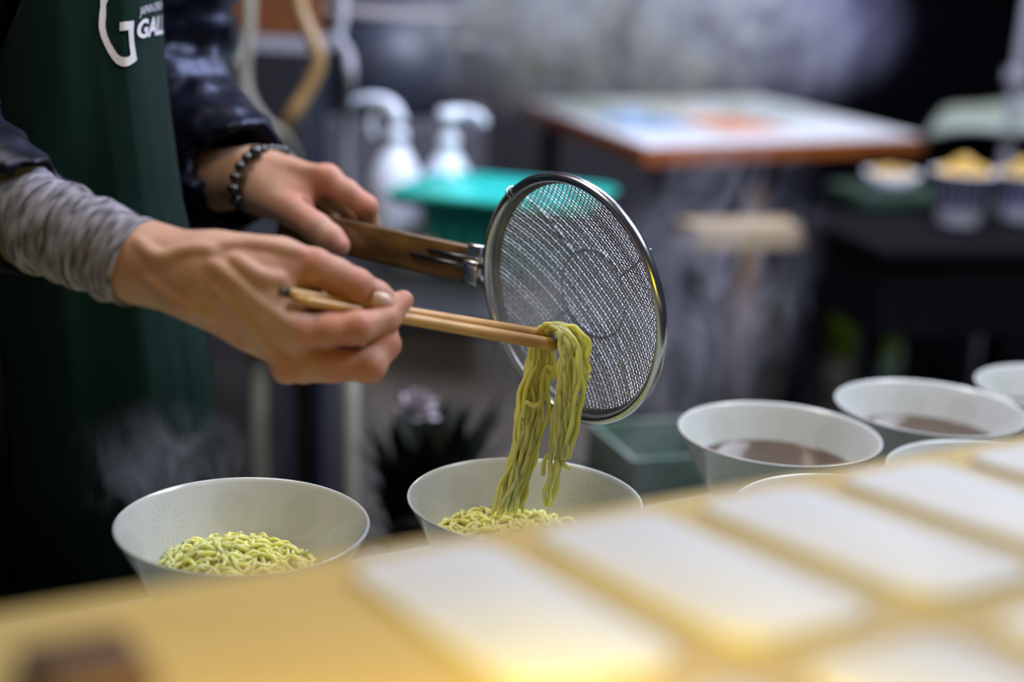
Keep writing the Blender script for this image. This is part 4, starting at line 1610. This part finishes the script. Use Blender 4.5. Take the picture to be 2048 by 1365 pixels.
sheet(0.10, 0.34, 0.30, 0.72, M['blue_print'], 'blue printed sheet on the far table, left of the orange one', 0.0075)
sheet(0.36, 0.60, 0.16, 0.52, M['orange_print'], 'orange printed sheet in the middle of the far table', 0.0075)
sheet(0.04, 0.24, 0.62, 0.92, M['green_print'], 'grey printed sheet at the back left of the far table', 0.011)
sheet(0.62, 0.88, 0.36, 0.78, M['green_print'], 'grey printed sheet right of the orange one on the far table', 0.0075)

# tan beam and rusty post under that table
q0, q1 = P(1375, 472, 2.62), P(1665, 462, 2.72)
bm_ = empty('wooden_bench', tuple(((q0 + q1) / 2) * np.array([1, 1, 0])), 'tan wooden bench end standing under the table of printed sheets', 'bench')
dv = (q1 - q0) / 2
dn = np.array([-dv[1], dv[0], 0]); dn /= np.linalg.norm(dn)
zc = (q0[2] + q1[2]) / 2
dv[2] = 0
mk('seat', *boxm(((q0 + q1) / 2)[:2].tolist() + [zc], dv, dn * 0.05, (0, 0, 0.022), 0.004), M['tan'], bm_, smooth=False)
for s in (-0.8, 0.8):
    for t in (-0.03, 0.03):
        q = (q0 + q1) / 2 + dv * s + dn * t
        mk('leg', *boxm((q[0], q[1], (zc - 0.027) / 2), (0.018, 0, 0), (0, 0.018, 0), (0, 0, (zc - 0.027) / 2)), M['stool'], bm_, smooth=False)
q = P(1508, 395, 3.02)
o = mk('rusty_post', *tube([(q[0], q[1], 0.0), (q[0], q[1], 0.5), (q[0], q[1], 0.90)], 0.026, 14), M['rust'])
tag(o, 'rust-brown post under the table of printed sheets, behind the tan bench', 'post')

# ------------------------------------------------------------------ dark stand with striped cups at the right
ZC = 0.845
ds = empty('black_stand', (0.95, 2.55, 0), 'black cloth-covered stand at the right that carries the striped cups', 'stand')
sA, sB = PZ(1765, 500, ZC), PZ(2260, 500, ZC)
sd = (sB - sA); sl = np.linalg.norm(sd); sd /= sl
sn2 = np.array([-sd[1], sd[0], 0])
sc_ = (sA + sB) / 2 + sn2 * 0.19
mk('stand_top', *boxm((sc_[0], sc_[1], ZC - 0.012), sd * sl / 2, sn2 * 0.19, (0, 0, 0.012), 0.004), M['black'], ds, smooth=False)
mk('stand_cloth', *boxm((sc_[0], sc_[1], 0.763), sd * (sl / 2 - 0.01), sn2 * 0.18, (0, 0, 0.07)), M['black'], ds, smooth=False)
for s in (-0.9, 0.9):
    for t in (-0.15, 0.15):
        q = sc_ + sd * (sl / 2) * s + sn2 * t
        mk('leg', *boxm((q[0], q[1], 0.347), (0.015, 0, 0), (0, 0.015, 0), (0, 0, 0.346)), M['black'], ds, smooth=False)


def cup(px, py, label, sc, seed):
    g0 = PZ(px, py, ZC)
    t = empty('paper_cup', (g0[0], g0[1], ZC), label, 'cup', 'blue striped paper cups of fried dough')
    prof = [(0.0005, 0.0), (0.036, 0.0), (0.037, 0.002), (0.056, 0.092), (0.0585, 0.094), (0.0575, 0.096), (0.054, 0.092), (0.036, 0.006), (0.0005, 0.006)]
    V, Fs = lathe(prof, 48)
    uv = [(i / 48.0, (0.0, 0.0, 0.02, 0.95, 0.96, 1.0, 1.0, 1.0, 1.0)[j]) for i in range(48) for j in range(len(prof))]
    mk('cup_body', place([tuple(np.array(v) * sc) for v in V], g0[0], g0[1], ZC), Fs, M['cup'], t, uv=uv)
    rn = random.Random(seed)
    which = 'middle' if px < 1950 else 'right'
    for k, (dx, dy, dz, wd) in enumerate(((0, 0, 0.106, 'topmost'), (-0.030, 0.0, 0.088, 'leftmost'), (0.030, 0.004, 0.089, 'rightmost'), (-0.004, -0.030, 0.086, 'nearest'), (0.004, 0.032, 0.092, 'hindmost'))):
        c = np.array([g0[0] + dx * sc, g0[1] + dy * sc, ZC + dz * sc])
        V, Fs = sphere((0, 0, 0), 1, 16, 10)
        s3 = np.array([0.025, 0.020, 0.017]) * sc * rn.uniform(0.92, 1.05)
        V = [(v[0] * s3[0] * (1 + .15 * math.sin(5 * v[1])), v[1] * s3[1], v[2] * s3[2] * (1 + .12 * math.cos(4 * v[0]))) for v in V]
        o = mk('fried_dough', place(V, *c, rot=rn.uniform(0, 3)), Fs, M['gold'])
        tag(o, wd + ' piece of golden fried dough in the ' + which + ' striped cup', 'food', 'fried dough pieces in the ' + which + ' striped cup')
    return t


cup(1915, 448, 'blue striped paper cup heaped with golden pieces, whole in view', 1.02, 1)
cup(2035, 438, 'blue striped paper cup cut off by the right border', 0.92, 2)
# shallow dish on the green cloth
g0 = PZ(1778, 408, ZC)
V, Fs = boxm((g0[0], g0[1], ZC + 0.016), sd * 0.10, sn2 * 0.09, (0, 0, 0.016), 0.008)
o = mk('folded_cloth', V, Fs, M['darkgreen'])
tag(o, 'dark green folded cloth under the shallow dish', 'cloth')
V, Fs = lathe([(0.0005, 0.0), (0.034, 0.0), (0.036, 0.002), (0.056, 0.030), (0.054, 0.031), (0.034, 0.006), (0.0005, 0.005)], 40)
o = mk('shallow_dish', place(V, g0[0], g0[1], ZC + 0.032), Fs, M['paper'])
tag(o, 'shallow white dish left of the striped cups', 'dish')
rn = random.Random(4)
for k, (dx, dy, wd) in enumerate(((-0.026, 0.0, 'left'), (0.026, 0.004, 'right'), (0.0, -0.024, 'near'), (0.0, 0.026, 'far'))):
    V, Fs = sphere((0, 0, 0), 1, 14, 9)
    V = [(v[0] * 0.019, v[1] * 0.015, v[2] * 0.013) for v in V]
    o = mk('fried_dough', place(V, g0[0] + dx, g0[1] + dy, ZC + 0.058, rot=k), Fs, M['gold'])
    tag(o, 'piece of golden fried dough on the ' + wd + ' side of the shallow white dish', 'food', 'fried dough pieces in the shallow dish')

# pale green sheet draped over a frame, and the light pole at the right border
sh = [PZ(1830, 262, 0.93), PZ(2200, 240, 0.93)]
V, Fs = [], []
A0, A1 = P(1850, 268, 3.1), P(2180, 240, 2.9)
B0, B1 = P(1890, 222, 3.6), P(2200, 150, 3.4)
for i in range(15):
    for j in range(9):
        u, v = i / 14, j / 8
        p = (A0 * (1 - u) + A1 * u) * (1 - v) + (B0 * (1 - u) + B1 * u) * v
        V.append(p + ZU * 0.010 * math.sin(u * 7 + v * 2))
for i in range(14):
    for j in range(8):
        a_ = i * 9 + j
        Fs.append((a_, a_ + 9, a_ + 10, a_ + 1))
o = mk('folded_tarp', V, Fs, M['palegreen'])
md = o.modifiers.new('thick', 'SOLIDIFY')
md.thickness = 0.012
tag(o, 'pale green tarp sloping up at the right border', 'tarp')
mnz = min(v[2] for v in V)
q = (A0 + A1 + B0 + B1) / 4
o = mk('black_crate', *boxm((q[0], q[1], (mnz - 0.03) / 2), (0.14, 0.02, 0), (-0.02, 0.13, 0), (0, 0, (mnz - 0.03) / 2), 0.01), M['black'], smooth=False)
tag(o, 'tall black crate under the pale green tarp', 'crate')
q = P(2036, 150, 3.0)
po = empty('metal_pole', (q[0], q[1], 0), 'pale metal pole standing at the right border', 'pole')
mk('shaft', *tube([(q[0], q[1], 0.0), (q[0], q[1], 1.0), (q[0] + 0.02, q[1], 1.9)], 0.014, 12), M['cord_white'], po)
mk('collar', *tube([(q[0], q[1], q[2] - 0.02), (q[0], q[1], q[2] + 0.01)], 0.026, 14), M['cord_white'], po)

# ------------------------------------------------------------------ shelf, box, hoses and pot at the upper left
s0, s1 = P(290, 80, 2.55), P(628, 88, 2.55)
shf = empty('pale_shelf', tuple((s0 + s1) / 2 * np.array([1, 1, 0])), 'pale shelf rack behind the cook that carries the wooden box', 'shelf')
mid = (s0 + s1) / 2
mk('board', *boxm((mid[0], mid[1] + 0.07, mid[2]), (0.17, 0, 0), (0, 0.09, 0), (0, 0, 0.012), 0.003), M['cord_white'], shf, smooth=False)
for s in (-0.15, 0.15):
    for t in (0.0, 0.14):
        mk('leg', *boxm((mid[0] + s, mid[1] + t, (mid[2] - 0.012) / 2), (0.010, 0, 0), (0, 0.010, 0), (0, 0, (mid[2] - 0.012) / 2)), M['pot'], shf, smooth=False)
bxo = empty('wooden_box', (mid[0], mid[1] + 0.12, mid[2] + 0.012), 'reddish-brown wooden box on the pale shelf at the top left', 'box')
for k in range(3):
    mk('plank', *boxm((mid[0], mid[1], mid[2] + 0.045 + 0.062 * k), (0.150, 0, 0), (0, 0.008, 0), (0, 0, 0.030), 0.002), M['crate_wood'], bxo, smooth=False)
for s in (-1, 1):
    mk('side_panel', *boxm((mid[0] + 0.145 * s, mid[1] + 0.075, mid[2] + 0.106), (0.007, 0, 0), (0, 0.066, 0), (0, 0, 0.092)), M['crate_wood'], bxo, smooth=False)
mk('bottom_panel', *boxm((mid[0], mid[1] + 0.075, mid[2] + 0.018), (0.137, 0, 0), (0, 0.066, 0), (0, 0, 0.005)), M['crate_wood'], bxo, smooth=False)

def hose(name, pts, r, mat, label, ribs=False, n=70):
    c = catmull(Q(pts), n)
    rr = r * (1 + (0.10 * np.sin(np.arange(n) * 2.2) if ribs else 0))
    o = mk(name, *tube(c, rr, 12), mat)
    return tag(o, label, 'hose')


hose('corrugated_hose', [(500, -160, 2.0), (498, 0, 2.0), (496, 80, 2.0), (488, 140, 2.0), (496, 195, 2.0), (528, 245, 2.0), (566, 275, 2.02), (590, 330, 2.08), (598, 400, 2.2), (594, 455, 2.25)], 0.0095, M['hose_grey'],
     'grey corrugated hose hanging from above, second from the left', True, 150)
hose('rubber_hose', [(590, -160, 2.02), (598, 0, 2.02), (612, 50, 2.02), (634, 100, 2.02), (634, 140, 2.02), (610, 190, 2.02), (582, 235, 2.02), (562, 275, 2.05), (560, 340, 2.12), (572, 420, 2.25), (568, 450, 2.3)], 0.011, M['hose_tan'],
     'tan rubber hose curving out to the right behind the cook')
hose('white_hose', [(452, -160, 2.05), (448, 20, 2.05), (446, 70, 2.05), (470, 112, 2.05), (452, 130, 2.03), (452, 175, 2.03), (460, 210, 2.03), (450, 300, 2.2), (450, 420, 2.3)], 0.0085, M['hose_grey'],
     'pale hose with a small loop, nearest to the apron')
hose('hanging_string', [(686, -160, 2.2), (686, 0, 2.2), (682, 50, 2.2), (678, 80, 2.2), (696, 110, 2.2), (700, 160, 2.2), (690, 260, 2.3), (700, 420, 2.35)], 0.0085, M['cord_white'],
     'thin whitish cord hanging in front of the dark pot')
# rail the hoses hang from
r0, r1 = P(420, -160, 2.05), P(720, -160, 2.15)
o = mk('hanging_rail', *tube([r0 - (r1 - r0) * 2.0, (r0 + r1) / 2, r1 + (r1 - r0) * 0.3], 0.012, 10), M['counter_dark'])
tag(o, 'dark rail above the frame from which the hoses hang', 'rail')

# big dark pot on a grey stove body
g0 = P(775, 215, 2.95)
pt = empty('stock_pot', (g0[0], g0[1], g0[2]), 'large dark blue-black stock pot with a worn pale rim', 'pot')
V, Fs = lathe([(0.0005, 0.0), (0.125, 0.0), (0.140, 0.012), (0.143, 0.19), (0.139, 0.19), (0.137, 0.015), (0.0005, 0.010)], 56)
mk('pot_body', place(V, g0[0], g0[1], g0[2]), Fs, M['pot'], pt)
ringp = [(g0[0] + 0.143 * math.cos(t), g0[1] + 0.143 * math.sin(t), g0[2] + 0.192) for t in np.linspace(0, 2 * math.pi, 57)]
mk('rim', *tube(ringp, 0.007, 8, cap=False), M['pot_rim'], pt)
for s in (-1, 1):
    pts = [(g0[0] + s * 0.142, g0[1] - 0.035, g0[2] + 0.14), (g0[0] + s * 0.170, g0[1] - 0.030, g0[2] + 0.14), (g0[0] + s * 0.170, g0[1] + 0.030, g0[2] + 0.14), (g0[0] + s * 0.142, g0[1] + 0.035, g0[2] + 0.14)]
    mk('handle', *tube(catmull(pts, 16), 0.006, 8), M['pot_rim'], pt)
sv_ = empty('grey_stove', (g0[0], g0[1], 0), 'grey metal stove body under the dark stock pot', 'stove')
mk('stove_body', *boxm((g0[0], g0[1] + 0.03, (g0[2] - 0.01) / 2), (0.20, 0, 0), (0, 0.20, 0), (0, 0, (g0[2] - 0.01) / 2), 0.01), M['wall'], sv_, smooth=False)
mk('burner', *tube([(g0[0] + 0.08 * math.cos(t), g0[1] + 0.08 * math.sin(t), g0[2] - 0.004) for t in np.linspace(0, 6.283, 33)], 0.005, 8, cap=False), M['pot'], sv_)

# ------------------------------------------------------------------ plant with a pale bloom, mint crate, grass
g0 = P(850, 900, 1.75)
pl_ = empty('potted_plant', (g0[0], g0[1], 0), 'dark leafy plant with one pale pink bloom in front of the grey skirt', 'plant')
V, Fs = lathe([(0.0005, 0), (0.07, 0), (0.075, 0.01), (0.095, 0.47), (0.10, 0.48), (0.09, 0.48), (0.085, 0.46), (0.0005, 0.45)], 32)
mk('flower_pot', place(V, g0[0], g0[1], 0.0), Fs, M['stool'], pl_)
rn = random.Random(21)
tips = []
for k in range(120):
    a = rn.uniform(0, 6.28)
    ln_ = rn.uniform(0.04, 0.15)
    up = rn.uniform(0.10, 0.30)
    base = np.array([g0[0], g0[1], 0.46])
    tip = base + np.array([math.cos(a) * ln_ * 0.75, math.sin(a) * ln_ * 0.5, up])
    midp = base * 0.45 + tip * 0.55 + np.array([0, 0, 0.05])
    c = catmull([base, midp, tip], 8)
    wid = 0.015 * np.sin(np.linspace(0.15, 3.0, 8))
    side = np.array([-math.sin(a), math.cos(a), 0.25])
    V = [p for i in range(8) for p in (c[i] - side * wid[i], c[i] + ZU * 0.004, c[i] + side * wid[i])]
    Fs = [q for i in range(7) for q in ((i * 3, i * 3 + 1, i * 3 + 4, i * 3 + 3), (i * 3 + 1, i * 3 + 2, i * 3 + 5, i * 3 + 4))]
    mk('leaf', V, Fs, M['leaf'], pl_)
fc = P(836, 822, 1.68)
mk('stem', *tube(catmull([(g0[0], g0[1], 0.46), tuple((fc + g0) / 2 + np.array([0, 0, -0.02])), tuple(fc)], 14), 0.003, 6), M['leaf'], pl_)
bl = mk('bloom', *sphere(fc, 0.010, 10, 7), M['petal'], pl_)
for k in range(18):
    a = k * 2.4
    el = -0.6 + 1.9 * k / 17
    d = np.array([math.cos(a) * math.cos(el), math.sin(a) * math.cos(el), math.sin(el)])
    s1_ = np.cross(d, ZU); s1_ /= np.linalg.norm(s1_)
    s2_ = np.cross(s1_, d)
    V = []
    for i in range(5):
        u = i / 4
        wd = 0.011 * math.sin(0.4 + 2.4 * u)
        c = fc + d * 0.026 * u + s2_ * 0.008 * u * u
        V += [c - s1_ * wd, c - s2_ * 0.002, c + s1_ * wd]
    Fs = [q for i in range(4) for q in ((i * 3, i * 3 + 1, i * 3 + 4, i * 3 + 3), (i * 3 + 1, i * 3 + 2, i * 3 + 5, i * 3 + 4))]
    mk('petal', V, Fs, M['petal'], bl)

g0 = P(1330, 925, 1.72)
be = empty('low_bench', (g0[0], g0[1], 0), 'dark low bench behind the counter under the mint crate', 'bench')
zb = g0[2] - 0.03
mk('seat', *boxm((g0[0], g0[1], zb - 0.012), (0.10, 0.035, 0), (-0.03, 0.09, 0), (0, 0, 0.012), 0.003), M['stool'], be, smooth=False)
for s in (-0.8, 0.8):
    for t in (-0.8, 0.8):
        q = np.array([g0[0] + 0.10 * s - 0.03 * t, g0[1] + 0.035 * s + 0.09 * t])
        mk('leg', *boxm((q[0], q[1], (zb - 0.024) / 2), (0.012, 0, 0), (0, 0.012, 0), (0, 0, (zb - 0.024) / 2)), M['stool'], be, smooth=False)
cr = empty('mint_crate', (g0[0], g0[1], zb), 'pale mint plastic crate behind the counter, left of the first broth bowl', 'crate')
cx_, cy_ = np.array([0.070, 0.024, 0]), np.array([-0.023, 0.066, 0])
mk('crate_bottom', *boxm((g0[0], g0[1], zb + 0.004), cx_, cy_, (0, 0, 0.004)), M['mint'], cr, smooth=False)
for s in (-1, 1):
    q = np.array([g0[0], g0[1], 0]) + cy_ * s * 0.96
    mk('side_wall', *boxm((q[0], q[1], zb + 0.035), cx_, cy_ * 0.04, (0, 0, 0.027)), M['mint'], cr, smooth=False)
    q = np.array([g0[0], g0[1], 0]) + cx_ * s * 0.96
    mk('end_wall', *boxm((q[0], q[1], zb + 0.035), cx_ * 0.04, cy_ * 0.92, (0, 0, 0.027)), M['mint'], cr, smooth=False)


def tuft(px, py, n, label, hgt, spread, mat, seed):
    g1 = PZ(px, py, 0.0)
    rn_ = random.Random(seed)
    prt = []
    for k in range(n):
        a, r = rn_.uniform(0, 6.28), spread * math.sqrt(rn_.random())
        b0 = np.array([g1[0] + r * math.cos(a), g1[1] + r * math.sin(a), -0.01])
        le = np.array([rn_.gauss(0, 0.4), rn_.gauss(0, 0.4), 1.0]) * hgt * rn_.uniform(0.6, 1.1)
        sd_ = np.array([math.cos(a + 1), math.sin(a + 1), 0]) * 0.008
        prt.append(([b0 - sd_, b0 + sd_, b0 + le * 0.6 + sd_ * 0.7, b0 + le * 0.6 - sd_ * 0.7, b0 + le * 1.0 + np.array([le[0], le[1], 0]) * 0.4], [(0, 1, 2, 3), (3, 2, 4)]))
    o_ = mk('grass', *join(prt), mat)
    return tag(o_, label, 'grass', kind='stuff')


tuft(1715, 705, 420, 'bright yellow-green grass tuft on the soil right of the strainer', 0.24, 0.13, M['grass'], 1)
tuft(1890, 780, 400, 'dull green weeds on the soil behind the right bowls', 0.10, 0.20, M['mint'], 2)
tuft(1480, 770, 300, 'sparse dark weeds on the soil behind the first broth bowl', 0.08, 0.30, M['leaf'], 3)

# ------------------------------------------------------------------ steam
def steam(px, py, Z, rx, ry, rz, mat, label, tiltdeg=0):
    V, Fs = sphere((0, 0, 0), 1.0, 24, 14)
    o = mk('steam', V, Fs, mat)
    c = P(px, py, Z)
    o.location = c
    o.scale = (rx, ry, rz)
    o.rotation_euler = (0, math.radians(tiltdeg), 0)
    return tag(o, label, 'steam', kind='stuff')


steam(1270, 30, 1.95, 0.40, 0.16, 0.19, steam_mat('steam_cloud', 40.0, 9.0, 0.42, 0.70, (0.2, 1.0), seed=3.1, distort=2.2, col=(0.66, 0.64, 0.98)), 'broad cloud of steam drifting at the top above the far table')
steam(1395, 610, 1.42, 0.13, 0.08, 0.23, steam_mat('steam_wisps', 13.0, 13.0, 0.44, 0.72, (0.2, 1.0), seed=1.3, distort=2.0, col=(0.80, 0.80, 1.0)), 'wisps of steam rising just right of the strainer', 12)
steam(1062, 690, 1.105, 0.060, 0.024, 0.085, steam_mat('steam_veil', 60.0, 22.0, 0.36, 0.70, (0.1, 1.0), seed=5.2), 'thin veil of steam around the hanging noodles')
steam(350, 935, 1.05, 0.09, 0.04, 0.06, steam_mat('steam_bowl', 12.0, 22.0, 0.46, 0.74, (0.2, 1.0), seed=8.4, distort=2.0), 'faint steam over the leftmost bowl')
